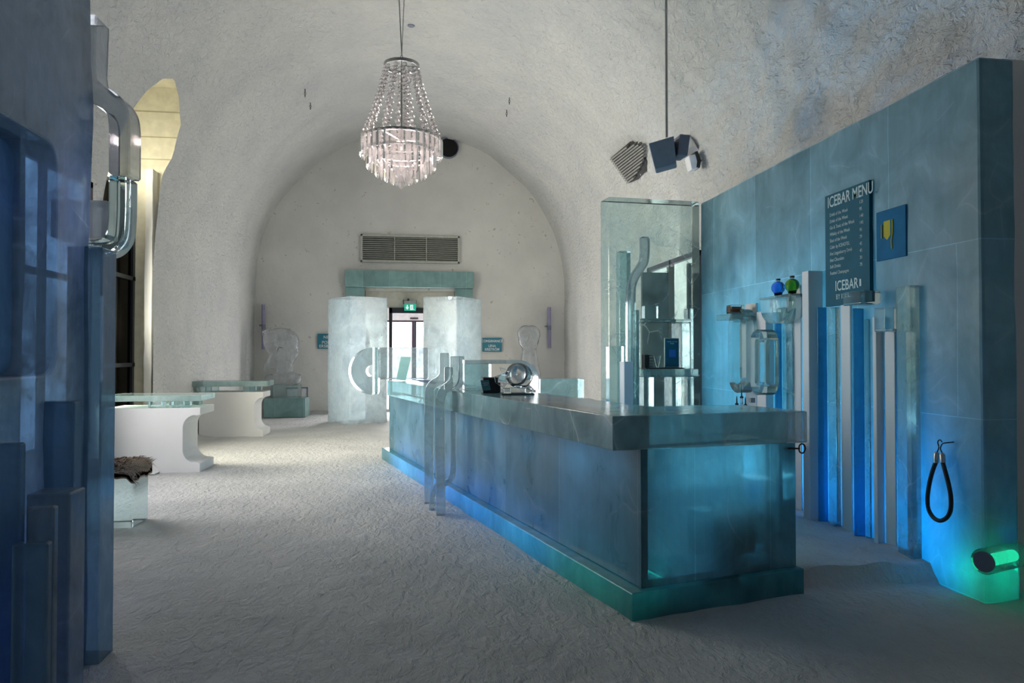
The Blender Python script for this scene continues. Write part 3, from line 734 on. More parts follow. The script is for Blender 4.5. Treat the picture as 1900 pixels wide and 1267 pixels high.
for k in range(8):
    a = 2*PI*k/8+0.2; b = MB(); 
    for i in range(3): bead(b, (CXX+0.10*math.cos(a), CY+0.10*math.sin(a), zt-0.05-0.05*i), 0.022)
    b.build('short_bead_strand', M['crystal'], t)
# prisms in five stepped tiers
def prism_mesh(L_, wd):
    b = MB(); b.add([(-wd,0,0),(0,wd*0.55,0),(wd,0,0),(0,-wd*0.55,0),(-wd,0,-L_*0.82),(0,wd*0.55,-L_*0.82),(wd,0,-L_*0.82),(0,-wd*0.55,-L_*0.82),(0,0,-L_)],
          [(0,1,2,3),(0,4,5,1),(1,5,6,2),(2,6,7,3),(3,7,4,0),(4,8,5),(5,8,6),(6,8,7),(7,8,4)]); return b
tiers = [(r1, zr+0.01, 36, 0.21, 0.030), (r1-0.075, zr-0.13, 28, 0.20, 0.030), (r1-0.17, zr-0.22, 20, 0.19, 0.030), (r1-0.27, zr-0.29, 14, 0.17, 0.028), (r1-0.36, zr-0.35, 8, 0.15, 0.026)]
rest = MB()
for (r, z, n, L_, wd) in tiers[:4]:
    o = prism_mesh(L_, wd); first = None
    for k in range(n):
        a = 2*PI*k/n
        if first is None:
            bb = prism_mesh(L_, wd); me = bpy.data.meshes.new('crystal_prism'); me.from_pydata([tuple(v) for v in bb.v], [], bb.f); me.materials.append(M['crystal'])
            ob = bpy.data.objects.new('crystal_prism', me); first = ob
        else: ob = first.copy()
        COL.objects.link(ob); ob.parent = t; ob.location = Vector((CXX+r*math.cos(a), CY+r*math.sin(a), z))-ORG[t.name]; ob.rotation_euler = (0, 0, a+PI/2)
r, z, n, L_, wd = tiers[4]
for k in range(n):
    a = 2*PI*k/n; bb = prism_mesh(L_, wd); Rz = Matrix.Rotation(a+PI/2, 3, 'Z')
    rest.add([Rz@v+Vector((CXX+r*math.cos(a), CY+r*math.sin(a), z)) for v in bb.v], bb.f)
tag(rest.build('prism_cluster', M['crystal'], t), None, None, None, 'stuff')
for (r, z, *_), in zip(tiers[1:]): ring('tier_ring', r-0.01, z, 0.012, 0.01)
b = MB(); b.lathe([(0.001,0),(0.03,-0.02),(0.045,-0.06),(0.03,-0.10),(0.001,-0.13)], (CXX, CY, zb+0.13), 8); b.build('pendant_drop', M['crystal'], t)
for k in range(4):
    a = PI/2*k+0.6; point('chandelier_bulb', (CXX+0.16*math.cos(a), CY+0.16*math.sin(a), zr-0.08), 1.6, (1.0, 0.82, 0.78), 0.03)
point('chandelier_bulb', (CXX, CY, zt-0.12), 0.6, (1.0, 0.95, 0.95), 0.02)

# speaker
YS_ = 7.0
p = {k: onY(*v, YS_) for k, v in dict(tl=(1203,266), tr=(1250,252), br=(1255,303), bl=(1215,314), jt=(1242,250), pole=(1238,20)).items()}
t = thing('hanging_speaker', 'grey loudspeaker box tilted down on a long pole from the vault', 'speaker', (p['jt'].x, YS_, p['bl'].z))
off = Vector((0.10, 0.20, 0.02))
b = MB(); f4 = [p['bl'], p['br'], p['tr'], p['tl']]
b.loft(f4, [v+off+Vector((0.0,0.05,0)) for v in f4]); b.build('cabinet', M['greyplastic'], t, bev=0.012)
cc = sum(f4, Vector())/4
b = MB(); g4 = [cc+(v-cc)*0.97+Vector((0,-0.006,0)) for v in f4]; b.loft(g4, [v+Vector((0,0.01,0)) for v in g4]); b.build('grille_cloth', M['greyplastic2'], t)
b = MB(); q0 = onY(1218,262,YS_+0.1); q1 = onY(1268,246,YS_+0.1); q2 = onY(1276,292,YS_+0.1)
b.obox((q1+q2)/2+Vector((-0.02,0.1,0)), (0.12,0.02,0), (0,0.22,0), (0.03,0,0.22)); b.build('mounting_bracket', M['greyplastic'], t, bev=0.01)
b = MB(); top = vz(p['jt'].x-CX); b.tube([(p['jt'].x, YS_+0.08, p['jt'].z), (p['jt'].x-0.0, YS_+0.08, top+0.03)], 0.014, 10); b.build('pole', M['steel'], t, smooth=True)

# spotlight behind the speaker, partly sunk in the snow
c = onV(1292, 300)
t = thing('spot_lamp', 'white spotlight with black front sunk in the vault beside the hanging speaker', 'lamp', (c.x, c.y, c.z-0.15))
Yp = c.y-0.2
A = onY(1283, 270, Yp); B = onY(1296, 312, Yp)
b = MB(); b.tube([onY(1272,262,Yp+0.3), onY(1282,285,Yp+0.1)], [0.10, 0.11], 16); b.build('housing', M['white'], t, smooth=True)
b = MB(); u_ = (B-A); b.ribbon([onY(1280,290,Yp), onY(1286,316,Yp)], 0.10, 0.16); b.build('lamp_body', M['white'], t, bev=0.01)
b = MB(); b.ribbon([onY(1287,284,Yp), onY(1293,300,Yp), onY(1291,314,Yp)], 0.05, 0.18); b.build('lamp_front', M['black'], t, bev=0.01)

# dark grille in the vault: slats parallel to the vault surface, tilted
cg = onV(1168, 301)
gY = cg.y-0.25
def G(x, y):
    q_ = onV(x, y); e_ = Vector((0, 0, EYE)); return e_+(q_-e_)*0.985
quad = [G(1133,293), G(1170,262), G(1183,268), G(1200,300), G(1199,318), G(1184,333), G(1166,340)]
t = thing('vault_grille', 'dark tilted ribbed grille sunk in the snow vault left of the hanging speaker', 'vent', (cg.x, cg.y, cg.z-0.3))
b = MB(); e0_ = Vector((0, 0, EYE)); b.loft([e0_+(v-e0_)*1.006 for v in quad], [e0_+(v-e0_)*1.012 for v in quad]); b.build('grille_box', M['darkmetal'], t)
b = MB(); n = 12
for k in range(n):
    f = (k+0.5)/n
    A = G(1133,293).lerp(G(1166,340), f); 
    # ribs run from the straight left edge up to the ragged right edge
    reach = [38,52,58,62,62,60,56,52,46,38,28,16][k]
    x_, y_ = lerp(1133,1166,f), lerp(293,340,f)
    B = G(x_+reach*0.80, y_-reach*0.62)
    b.ribbon([A, B], 0.026, 0.06, (B-A).cross(Vector((0.7,0.0,0.7))).cross(B-A))
b.build('ribs', flat('grille rib', (0.22,0.22,0.20), 0.6, 0.2), t)

# hooks and detector
for (x_, y_), lab in (((566,172),'small metal hook in the vault, upper one left of the chandelier'), ((576,195),'small metal hook in the vault, lower one left of the chandelier'), ((945,186),'small metal hook in the vault, upper one right of the chandelier'), ((940,209),'small metal hook in the vault, lower one right of the chandelier')):
    c = onV(x_, y_-6); t_o = MB(); s = c.y/1320
    t_o.tube([c+Vector((0,0,0.03)), c-Vector((0,0,3*s))], 0.8*s, 6)
    for j in range(3):
        cc = c-Vector((0,0,(4.5+3.6*j)*s)); rg = [cc+Vector((1.3*s*math.cos(a_*PI/5)*(1 if j%2 else 0.4), 1.3*s*math.cos(a_*PI/5)*(0 if j%2 else 1), 2.2*s*math.sin(a_*PI/5))) for a_ in range(10)]
        t_o.tube(rg, 0.5*s, 5, closed=True)
    tag(t_o.build('ceiling_hook', M['darkmetal']), lab, 'hook', 'chain hooks in the vault')
c = onV(763, 46); s = c.y/1320
b = MB(); b.lathe([(0.001,-4*s),(6*s,-3*s),(8*s,2*s),(8*s,6*s)], c, 20)
tag(b.build('smoke_detector', M['greyplastic'], smooth=True), 'small grey detector on the vault just above the chandelier wires', 'detector')

# ================================================================== TABLES, STOOL (left)
def snow_table(label, yf, yb, xl_base, xr, xl_top, xr_top, zt0, zt1, zb_, zl, mt, notch):
    t = thing('snow_table', label, 'table', ((xl_base+xr)/2, (yf+yb)/2, 0), 'C-ended snow tables by the left wall')
    xi = xr-notch; R = 0.14; r = 0.13
    pts = [(xl_base, -0.02), (xr, -0.02), (xr, 0.10)]
    pts += [(xi+notch*0.75, 0.115)] + arc((xi+R+0.02, 0.13+R), R+0.02, 255, 180, 6) 
    pts += arc((xi+R+0.02, zb_-(zb_-zl)-0.01-R), R+0.02, 180, 100, 6) + [(xr-0.04, zl), (xr, zl+0.01), (xr, zb_), (xl_base, zb_)]
    b = MB(); b.ext(pts, yf, yb); b.build('snow_base', mt, t, bev=0.006)
    b = MB(); b.box(xl_top, xr_top, yf+0.0, yb, zt0, zt1); b.build('ice_tabletop', M['table'], t, bev=0.006)
    for x in (xr-0.36, xl_top+0.55 if xl_top > -4 else xr-1.15):
        for y in (yf+0.03, yb-0.13):
            b = MB(); b.box(x, x+0.22, y, y+0.10, zb_+0.001, zt0-0.001); b.build('ice_spacer', M['clear'], t, bev=0.005)
    return t
snow_table('snow table with C-shaped end and ice top, nearer one by the fur stool', 9.54, 10.17, -3.86, -2.71, -3.9, -2.70, 0.895, 0.97, 0.81, 0.71, M['block'], 0.21)
snow_table('snow table with C-shaped end and ice top, farther one near the left bust', 13.5, 14.15, -3.86, -2.745, -4.0, -2.68, 0.90, 1.0, 0.80, 0.69, M['block'], 0.16)

b = MB(); b.box(-2.86, -2.40, 6.52, 6.88, 0.0, 0.51)
st = b.build('ice_stool', M['clear'], bev=0.012); tag(st, 'square clear ice stool with a reindeer hide on top', 'stool')
# pelt
pel = thing('fur_pelt', 'brown and grey reindeer hide draped on the ice stool', 'pelt', (-2.63, 6.7, 0.5))
xs = [-2.93+0.04*i for i in range(16)]; ys = [6.45+0.04*i for i in range(13)]; b = MB()
def pelt_z(x, y):
    z = 0.535+0.02*noise.noise(Vector((x*7, y*7, 0)))
    ex = max(0, x+2.42)+max(0, 6.53-y)*0.9; return z-min(0.13, ex*1.6*(0.8+0.6*noise.noise(Vector((x*9, y*9, 4)))))
for y in ys:
    for x in xs: b.v.append(Vector((min(x, -2.385), max(y, 6.505), pelt_z(x, y))))
n = len(xs); top_f = [(j*n+i, j*n+i+1, (j+1)*n+i+1, (j+1)*n+i) for j in range(len(ys)-1) for i in range(n-1)]
k = len(b.v); b.v += [v-Vector((0,0,0.014)) for v in b.v]; b.f = top_f+[tuple(q+k for q in f[::-1]) for f in top_f]
b.build('hide', M['skin'], pel, smooth=True)
for nm, mt, cnt in (('hair', M['hair'], 2200), ('dark_hair', M['hairdark'], 900)):
    b = MB()
    for _ in range(cnt):
        x = random.uniform(-2.93, -2.39); y = random.uniform(6.48, 6.93)
        if nm == 'dark_hair' and x > -2.5: x -= 0.18
        z = pelt_z(x, y); p = Vector((min(x, -2.385), max(y, 6.5), z)); d = Vector((random.uniform(0,0.6)+0.3, random.uniform(-0.7,0.2), random.uniform(-0.7,0.5) if x > -2.5 else random.uniform(0.0,0.5))).normalized()
        L_ = random.uniform(0.04, 0.085); sd = d.cross(Vector((0,1,0.3))).normalized()*0.0030
        m1 = p+d*L_*0.6; m2 = p+d*L_+Vector((0,0,-0.02)); b.add([p-sd, p+sd, m1+sd, m1-sd, m2], [(0,1,2,3),(3,2,4)])
    tag(b.build(nm, mt, pel), None, None, None, 'stuff')

# ================================================================== BAR
# front line of the bar, near to far
def base_front(y): return 1.22+(3.91-y)*0.258
def slab_front(y): return 1.10+(3.88-y)*0.262
PW = 0.62
dn = Vector((0.968, 0.25, 0))   # inward direction across the bar
bar = thing('ice_bar', 'long L-shaped bar counter built of blue ice blocks', 'bar', (1.2, 5.5, 0))
E = Vector((2.43, 4.26, 0)) 
def Lpoly(a, f, endp, wdt, a2=None):
    """L shape: near corner a, far end f along the long side, endp = end of short arm, width"""
    a = Vector(a); f = Vector(f); e = Vector(endp); d1 = (f-a).normalized(); d2 = (e-a).normalized()
    n1 = d2; n2 = d1
    # inner corner
    ic = a+d1*wdt+d2*wdt
    return [tuple(a[:2]), tuple(e[:2]), tuple((e+d1*wdt)[:2]), tuple(ic[:2]), tuple((f+d2*wdt)[:2]), tuple(f[:2])]
Bn = (1.29, 3.965, 0); Bf = (-0.36, 10.3, 0); Be = (2.40, 4.25, 0)
LP = Lpoly(Bn, Bf, Be, 0.12)
b = MB(); b.prism([LP[0], LP[3], LP[4], LP[5]], 0.15, 0.955); b.build('long_wall', M['bar'], bar, bev=0.006)
b = MB(); b.prism([LP[0], LP[1], LP[2], LP[3]], 0.15, 0.955); b.build('end_wall', M['barend'], bar, bev=0.006)
b = MB(); b.prism(Lpoly((1.215,3.90,0), (-0.47,10.4,0), (2.43,4.21,0), 0.55), -0.02, 0.15); b.build('plinth', ice('plinth ice', (0.22,0.55,0.60), milk=0.55, rough=0.2, glass=False, var=0.12, thru=0.6, bstr=0.15), bar, bev=0.008)
b = MB(); b.prism([(2.26,4.225),(2.40,4.26),(2.31,4.80),(2.17,4.77)], 0.152, 0.953); b.build('end_block', M['block_clear'], bar, bev=0.01)
tag(bpy.data.objects['end_block'], 'clearer ice block closing the short arm')
# bar top
Sn = (1.10, 3.88, 0); Sf = (-0.36, 9.45, 0); Se = (2.385, 4.08, 0)
d1_ = (Vector(Sf)-Vector(Sn)).normalized(); d2_ = (Vector(Se)-Vector(Sn)).normalized(); Sm = Vector(Se)-d2_*0.15
b = MB(); b.prism(Lpoly(Sn, Sf, tuple(Sm), 0.60), 0.955, 1.15)
ct = b.build('bar_top', M['slab'], bev=0.006); tag(ct, 'thick polished clear ice worktop lying on the blue bar', 'worktop')
q4 = [Sm+d2_*0.002, Vector(Se), Vector(Se)+d1_*0.58, Sm+d2_*0.002+d1_*0.60]
b = MB(); b.prism([tuple(v[:2]) for v in q4], 0.955, 1.148); tag(b.build('end_block', M['endclear'], ct, bev=0.01), 'brighter clear end block')
# dark crate seen blurred through the ice
a, c = onY(1292, 948, 4.35), onY(1400, 1028, 4.35)
b = MB(); b.obox(((a.x+c.x)/2, 4.42, (a.z+c.z)/2), (c.x-a.x, 0.08, 0), (-0.05,0.16,0), (0,0,a.z-c.z))
b.box((a.x+c.x)/2-0.1, (a.x+c.x)/2+0.1, 4.36, 4.5, -0.0, c.z)
tag(b.build('black_crate', M['black'], bev=0.01), 'black crate showing dark and blurred through the bar front', 'crate')
# ring bolt at the bar end
b = MB(); c = onZ(1484, 832, 0.90); rg = [c+Vector((0.015+0.022*math.cos(2*PI*k/14), 0, 0.03*math.sin(2*PI*k/14))) for k in range(14)]
b.tube(rg, 0.005, 6, closed=True); b.tube([c+Vector((-0.10,0.02,0.0)), c+Vector((0.0,0,0.0))], 0.006, 6)
tag(b.build('rope_ring', M['black'], smooth=True), 'small black metal ring under the end of the worktop', 'ring')

# curled ice pieces on the bar
t0 = onY(690, 645, 9.6); r_ = (1.58-0.96)/2; cz = 1.27; cx_ = -0.555
outer = [(cx_, cz+r_)]+arc((cx_, cz), r_, 90, 270, 24)[1:]
b = MB(); n = 24; rs = []
io = arc((cx_, cz), r_, 90, 270, n); ii = arc((cx_, cz), 0.085, 90, 270, n)
for (ox, oz), (ix, iz) in zip(io, ii): rs.append([Vector((ox, 9.55, oz)), Vector((ox, 10.0, oz)), Vector((ix, 10.0, iz)), Vector((ix, 9.55, iz))])
b.rings(rs)
cu = thing('ice_curl', 'large curled clear ice block closing the far end of the bar', 'sculpture', (-0.3, 9.8, 0.96))
b.build('curl', M['pipe'], cu, smooth=True)
b = MB(); b.box(cx_+0.07, 0.18, 9.62, 10.0, 1.155, 1.58); b.build('rear_block', M['endclear'], cu, bev=0.02)
b = MB(); b.box(cx_+0.005, cx_+0.07, 9.56, 10.0, 0.96, 1.58); b.build('joint_block', M['block_clear'], cu, bev=0.01)
# second curl on the inner edge
Y2 = 6.75
A = onY(862, 668, Y2); z0 = 1.152; zt_ = onY(930, 668, Y2).z; xr_ = onY(1000, 700, Y2).x; r_ = 0.20
prof_ = [(A.x, zt_)]+[(xr_-r_, zt_)]+arc((xr_-r_, zt_-r_), r_, 90, 0, 12)[1:]+[(xr_, z0)]
b = MB(); rs = []
th = 0.035
inn_ = [(A.x, zt_-th), (xr_-r_, zt_-th)]+arc((xr_-r_, zt_-r_), r_-th, 90, 0, 12)[1:]+[(xr_-th, z0)]
for (ox, oz), (ix, iz) in zip(prof_, inn_): rs.append([Vector((ox, Y2, oz)), Vector((ox, Y2+0.32, oz)), Vector((ix, Y2+0.32, iz)), Vector((ix, Y2, iz))])
b.rings(rs)
cu = thing('ice_screen', 'clear ice screen with rounded corner standing on the bar behind the glass vessel', 'screen', (A.x+0.4, Y2+0.1, z0))
b.build('curved_rim', M['pipe'], cu, smooth=True)
xm_ = onY(912, 700, Y2).x
b = MB(); b.box(A.x, xm_, Y2+0.02, Y2+0.28, z0, zt_-th-0.002); b.build('filled_block', M['block_clear'], cu, bev=0.006)

# ice pipes in front of the bar
def pipe(name, label, Yp, pts, wpx, dep, m=M['pipe']):
    pts = smooth_path([onY(x, y, Yp) for x, y in pts], 5); s = Yp/1320
    b = MB(); b.ribbon(pts, wpx*s, dep)
    return tag(b.build(name, m, bev=0.006, seg=1), label, 'ice pipe', 'bent ice pipes before the bar')
def zpix(x, z, Y):   # photo row of height z at plane Y
    d = Vector((0, Y, z-EYE)); a_ = onY(x, 0, Y); b_ = onY(x, 1267, Y); return (a_.z-z)/(a_.z-b_.z)*1267
pipe('ice_pipe', 'bent clear ice pipe before the bar, leftmost of the cluster', 7.25, [(824,655),(824,680),(823,697),(815,706),(803,714),(797,724),(796,740),(796,800),(796,zpix(796,0.0,7.25))], 17, 0.10)
pipe('ice_pipe', 'bent clear ice pipe before the bar, tallest of the cluster, touching the floor in front', 6.70, [(844,661),(844,690),(842,707),(832,717),(822,726),(817,738),(816,755),(816,800),(818,zpix(818,0.0,6.70))], 17, 0.10)
pipe('ice_pipe', 'clear ice pipe with hooked foot before the bar, thinnest of the cluster', 6.95, [(856,661),(856,695),(854,712),(846,722),(841,734),(841,760),(841,865),(838,885),(826,896),(810,902),(803,915),(801,zpix(801,0.0,6.95))], 10, 0.08)
pipe('ice_pipe', 'short clear ice pipe stump on the bar edge inside the cluster', 7.1, [(832,681),(832,zpix(832,1.152,7.1)-1)], 15, 0.12)
# menu card, navy sheet
a, c, d_, e_ = onZ(735,705,1.151), onZ(754,706,1.151), None, None
Yc = a.y-0.4
b = MB(); q = [onY(735,704.5,9.3), onY(753,706,9.3), onY(763,662,9.3), onY(744,661.5,9.3)]
b.add(q, [(0,1,2,3)])
o = b.build('menu_card', M['card']); tag(o, 'pale turquoise card leaning upright on the far end of the bar', 'card')
for v in o.data.vertices: pass
q = [onZ(770,704.6,1.152), onZ(800,706,1.152), onZ(808,711,1.152), onZ(785,708,1.152)]
b = MB(); b.loft(q, [v+Vector((0,0,0.004)) for v in q]); tag(b.build('navy_sheet', M['navy']), 'dark navy sheet lying flat on the bar beside the turquoise card', 'sheet')
# glass vessel on black mat
g = thing('glass_vessel', 'clear sculpted glass vessel lying on the bar before the rounded ice screen', 'vessel', (0.83, 6.1, 1.152))
YG = 6.05
def Q(zx, zy, dy=0): return onY(870+zx/12.667, 650+zy/12.667, YG+dy)
s = YG/1320
b = MB(); mat_q = [onZ(870+720/12.667, 650+985/12.667, 1.152), onZ(870+1500/12.667, 650+990/12.667, 1.152)]
b.box(Q(750,1000).x, Q(1510,1000).x, YG-0.08, YG+0.14, 1.1515, 1.16); mt = b.build('black_mat', M['black']); tag(mt, 'black mat under the clear glass vessel', 'mat')
b = MB(); cc = Q(1180, 590)
b.ell(cc, (s*26, 0.10, s*24), 28, 16, RY(20)); b.build('dome', M['glass'], g, smooth=True)
b = MB(); b.ell(Q(1130, 560), (s*17, 0.07, s*18), 20, 12, RY(30)); b.build('inner_bulb', M['crystal'], g, smooth=True)
b = MB(); b.loft([Q(600,740,-0.05), Q(820,900,-0.06), Q(1500,930,-0.06), Q(1470,830,-0.05), Q(900,770,-0.06)], [Q(600,740,0.1), Q(820,900,0.1), Q(1500,930,0.1), Q(1470,830,0.1), Q(900,770,0.1)]); b.build('tray', M['glass'], g, bev=0.004)
b = MB(); b.loft([Q(590,620,-0.04), Q(760,560,-0.05), Q(900,500,-0.06), Q(900,760,-0.06), Q(620,760,-0.05)], [Q(590,620,0.05), Q(760,560,0.06), Q(900,500,0.08), Q(900,760,0.08), Q(620,760,0.05)]); b.build('snout', M['glass'], g, bev=0.004)
for zx, dy in ((900,-0.05), (900,0.07), (1420,-0.04), (1420,0.07)):
    b = MB(); cc = Q(zx, 940, dy); b.box(cc.x-0.035, cc.x+0.035, cc.y-0.02, cc.y+0.02, 1.161, Q(zx, 880, dy).z); b.build('foot', M['glass'], g, bev=0.006)
b = MB(); b.loft([Q(720,400,0.02), Q(880,440,0.02), Q(900,520,0.02), Q(760,520,0.02)], [Q(720,400,0.05), Q(880,440,0.05), Q(900,520,0.05), Q(760,520,0.05)]); b.build('ear', M['glass'], g, bev=0.004)
# black box and small card
b = MB(); b.box(Q(370,700).x, Q(800,700).x, YG+0.16, YG+0.34, 1.152, Q(600,640,0.16).z); tag(b.build('black_box', M['black'], bev=0.008), 'black box on the bar left of the clear glass vessel', 'box')
cs = thing('small_card', 'small tilted dark teal card leaning before the black box on the bar', 'card', (Q(400,950).x, YG, 1.152))
qq = [Q(320,950,-0.02), Q(520,930,-0.02), Q(465,690,0.05), Q(275,705,0.05)]
b = MB(); b.loft(qq, [v+Vector((0,0.004,0)) for v in qq]); b.build('card_face', M['sign'], cs)
r_v = (qq[1]-qq[0]).normalized(); u_v = (qq[3]-qq[0]).normalized()
text('MENU', 0.020, cs, qq[0]+r_v*0.012+u_v*0.072-Vector((0,0.004,0)), r_v, u_v, M['ink'])
text('DRY', 0.020, cs, qq[0]+r_v*0.018+u_v*0.050-Vector((0,0.004,0)), r_v, u_v, M['ink'])

# ================================================================== RIGHT ICE WALL AND BACK BAR
XW = 3.40; WY0, WY1, WZ = 3.88, 8.15, 3.31
b = MB(); b.box(XW, XW+0.24, WY0, WY1, -0.02, WZ)
iw = b.build('ice_wall', M['icewall'], bev=0.02, sub=0.25, jit=0.012); tag(iw, 'tall blue ice block wall along the right side behind the bar', 'wall')
# clear partition across its far end
Pl = (2.23, 8.02); Pr = (3.39, 8.12)
b = MB(); b.prism([Pl, (3.385, 8.13), (3.385, 8.40), (2.20, 8.30)], 0.05, 3.33)
tag(b.build('ice_partition', ice('clear partition ice', (0.86,0.95,0.94), milk=0.16, milkcol=(0.55,0.78,0.82), rough=0.10, var=0.22, bstr=0.15, glass=False, cracks=0.30, brick=(0,0.62,1.05,0.3), brickvar=0.15, thru=0.5), bev=0.02), 'tall clear ice block partition standing across the end of the back bar', 'partition')
# boards seen through it
p0, p1 = onY(1192, 505, 8.9), onY(1252, 735, 8.9)
t = thing('board_panel', 'brown and dark boards seen blurred through the clear ice partition', 'board', ((p0.x+p1.x)/2, 9.0, 0.02))
b = MB(); b.box(p0.x, p1.x-0.08, 8.9, 8.96, 0.05, p0.z); b.build('dark_board', M['darkwood'], t)
b = MB(); p2 = onY(1250, 480, 8.9); b.box(p1.x-0.08, p2.x, 8.88, 8.96, 0.05, onY(1245,495,8.9).z); b.build('brown_board', M['wood'], t)
p0, p1 = onY(1277, 488, 8.9), onY(1302, 735, 8.9)
b = MB(); b.box(p0.x, p1.x, 8.9, 8.96, 0.05, p0.z); b.build('dark_board', M['darkwood'], t)

def front_item(name, label, cat, x0, x1, ytop, Y, dep, m, zb=0.05, ybot=None, bev=0.006, group=None):
    a = onY(x0, ytop, Y); c = onY(x1, ytop, Y); z0 = onY(x0, ybot, Y).z if ybot else zb
    b = MB(); b.box(a.x, c.x, Y, Y+dep, z0, a.z); return tag(b.build(name, m, bev=bev), label, cat, group)
YQ = 7.7
GC = 'ice and snow columns before the clear partition'
front_item('ice_column', 'tall clear ice column at the left edge of the partition', 'column', 1150, 1170, 465, YQ+0.1, 0.15, M['block_clear'], group=GC)
front_item('ice_column', 'mid-height clear ice column left of the small snow column', 'column', 1131, 1158, 642, YQ-0.15, 0.15, M['clear'], group=GC)
front_item('snow_column', 'short grey snow column standing before the clear partition', 'column', 1158, 1175, 671, YQ-0.35, 0.18, M['column'], group=GC)
front_item('ice_column', 'slim clear ice column right of the short grey snow column', 'column', 1176, 1186, 575, YQ-0.2, 0.12, M['block_clear'], group=GC)
front_item('ice_column', 'slim clear ice column at the right edge of the drinks niche', 'column', 1276, 1287, 572, YQ+0.15, 0.12, M['clear'], group=GC)
pp = smooth_path([onY(x, y, YQ-0.05) for x, y in [(1196,440),(1196,470),(1194,486),(1186,500),(1177,514),(1171,532),(1170,560),(1170,zpix(1170,0.05,YQ-0.05))]], 5)
b = MB(); b.ribbon(pp, 0.09, 0.10); tag(b.build('ice_pipe', M['pipe'], bev=0.006, seg=1), 'bent clear ice pipe rising up the face of the partition', 'ice pipe')
# niche with shelf
sh = thing('drinks_shelf', 'clear ice shelf niche fixed to the partition holding a framed menu', 'shelf', (2.8, YQ+0.1, 0.9))
a, c = onY(1190, 597, YQ-0.05), onY(1287, 684, YQ-0.05); zs_ = c.z
b = MB(); b.box(a.x, c.x+0.03, YQ-0.12, YQ+0.32, zs_-0.09, zs_); b.build('shelf_board', M['block_clear'], sh, bev=0.008)
b = MB(); b.box(a.x, a.x+0.025, YQ+0.06, YQ+0.32, zs_, a.z); b.build('side_block', M['clear'], sh, bev=0.006)
b = MB(); b.box(c.x-0.12, c.x-0.02, YQ, YQ+0.32, zs_, a.z); b.build('side_block', M['clear'], sh, bev=0.006)
b = MB(); b.box(a.x, c.x, YQ, YQ+0.32, a.z, a.z+0.035); b.build('top_slab', M['clear'], sh, bev=0.005)
for x0_ in (a.x+0.06, c.x-0.22):
    b = MB(); b.box(x0_, x0_+0.12, YQ+0.05, YQ+0.30, 0.02, zs_-0.092); b.build('support_block', M['clear'], sh, bev=0.006)
q0, q1 = onY(1198, 566, YQ), onY(1224, 596, YQ)
b = MB(); b.box(q0.x, q1.x, YQ+0.03, YQ+0.15, a.z+0.037, q0.z); tag(b.build('ice_block', M['clear'], bev=0.01), 'small clear ice block on top of the drinks niche', 'block')
b = MB(); b.box(a.x+0.03, c.x-0.13, YQ-0.10, YQ+0.055, zs_+0.001, zs_+0.012); tag(b.build('drip_mat', M['black']), 'thin black mat on the ice shelf of the drinks niche', 'mat')
m0_, m1_ = onY(1233, 627, YQ-0.03), onY(1260, 680, YQ-0.03)
t = thing('framed_menu', 'small framed dark teal drink card standing on the ice shelf', 'menu', ((m0_.x+m1_.x)/2, YQ-0.03, zs_+0.012))
b = MB(); b.box(m0_.x, m1_.x, YQ-0.035, YQ-0.01, zs_+0.013, m0_.z); b.build('frame', M['steel'], t, bev=0.003)
b = MB(); b.box(m0_.x+0.008, m1_.x-0.008, YQ-0.040, YQ-0.034, zs_+0.022, m0_.z-0.008); b.build('menu_sheet', M['menu'], t)
for s_t, f_ in (('DRINK OF THE', 0.86), ('WEEK', 0.80)):
    text(s_t, 0.018, t, ((m0_.x+m1_.x)/2, YQ-0.042, lerp(zs_, m0_.z, f_)), (1,0,0), (0,0,1), M['ink'], align='CENTER')
b = MB(); b.box(m0_.x+0.045, m1_.x-0.045, YQ-0.043, YQ-0.041, lerp(zs_, m0_.z, 0.38), lerp(zs_, m0_.z, 0.62)); b.build('blue_picture', flat('blue picture', (0.01,0.12,0.40), 0.5), t)
t = thing('black_rack', 'black toothed rack at the left end of the ice shelf', 'rack', (a.x+0.1, YQ, zs_+0.012))
q0, q1 = onY(1195, 658, YQ-0.03), onY(1204, 680, YQ-0.03)
b = MB(); b.box(q0.x, q1.x, YQ-0.05, YQ+0.05, zs_+0.013, q0.z); b.build('rack_body', M['black'], t, bev=0.003)
for k in range(5):
    z = lerp(zs_+0.03, q0.z-0.01, k/4); b = MB(); b.box(q1.x, q1.x+0.04, YQ-0.03, YQ+0.03, z-0.004, z+0.004); b.build('tooth', M['black'], t)
cc = onY(1220, 670, YQ-0.02)
b = MB(); b.lathe([(0.018,0),(0.022,0.004),(0.026,0.05),(0.040,0.13),(0.038,0.13),(0.023,0.05),(0.016,0.02),(0.001,0.018)], (cc.x, YQ-0.02, zs_+0.013), 20)
tag(b.build('drinking_glass', M['glass'], smooth=True), 'flared clear glass between the black rack and framed menu', 'glass')
# lower ice under counter behind the bar
b = MB(); a = onY(1003, 703, 8.3); b.box(a.x, 2.0, 8.3, 8.65, 0.95, a.z); t = thing('back_counter', 'low clear ice counter piece behind the bar left of the partition', 'counter', (1.7, 8.5, 0))
b.build('counter_top', M['block_clear'], t, bev=0.01)
b = MB(); b.box(a.x+0.05, 2.15, 8.35, 8.62, 0.0, 0.948); b.build('counter_base', M['bluecol'], t, bev=0.01)

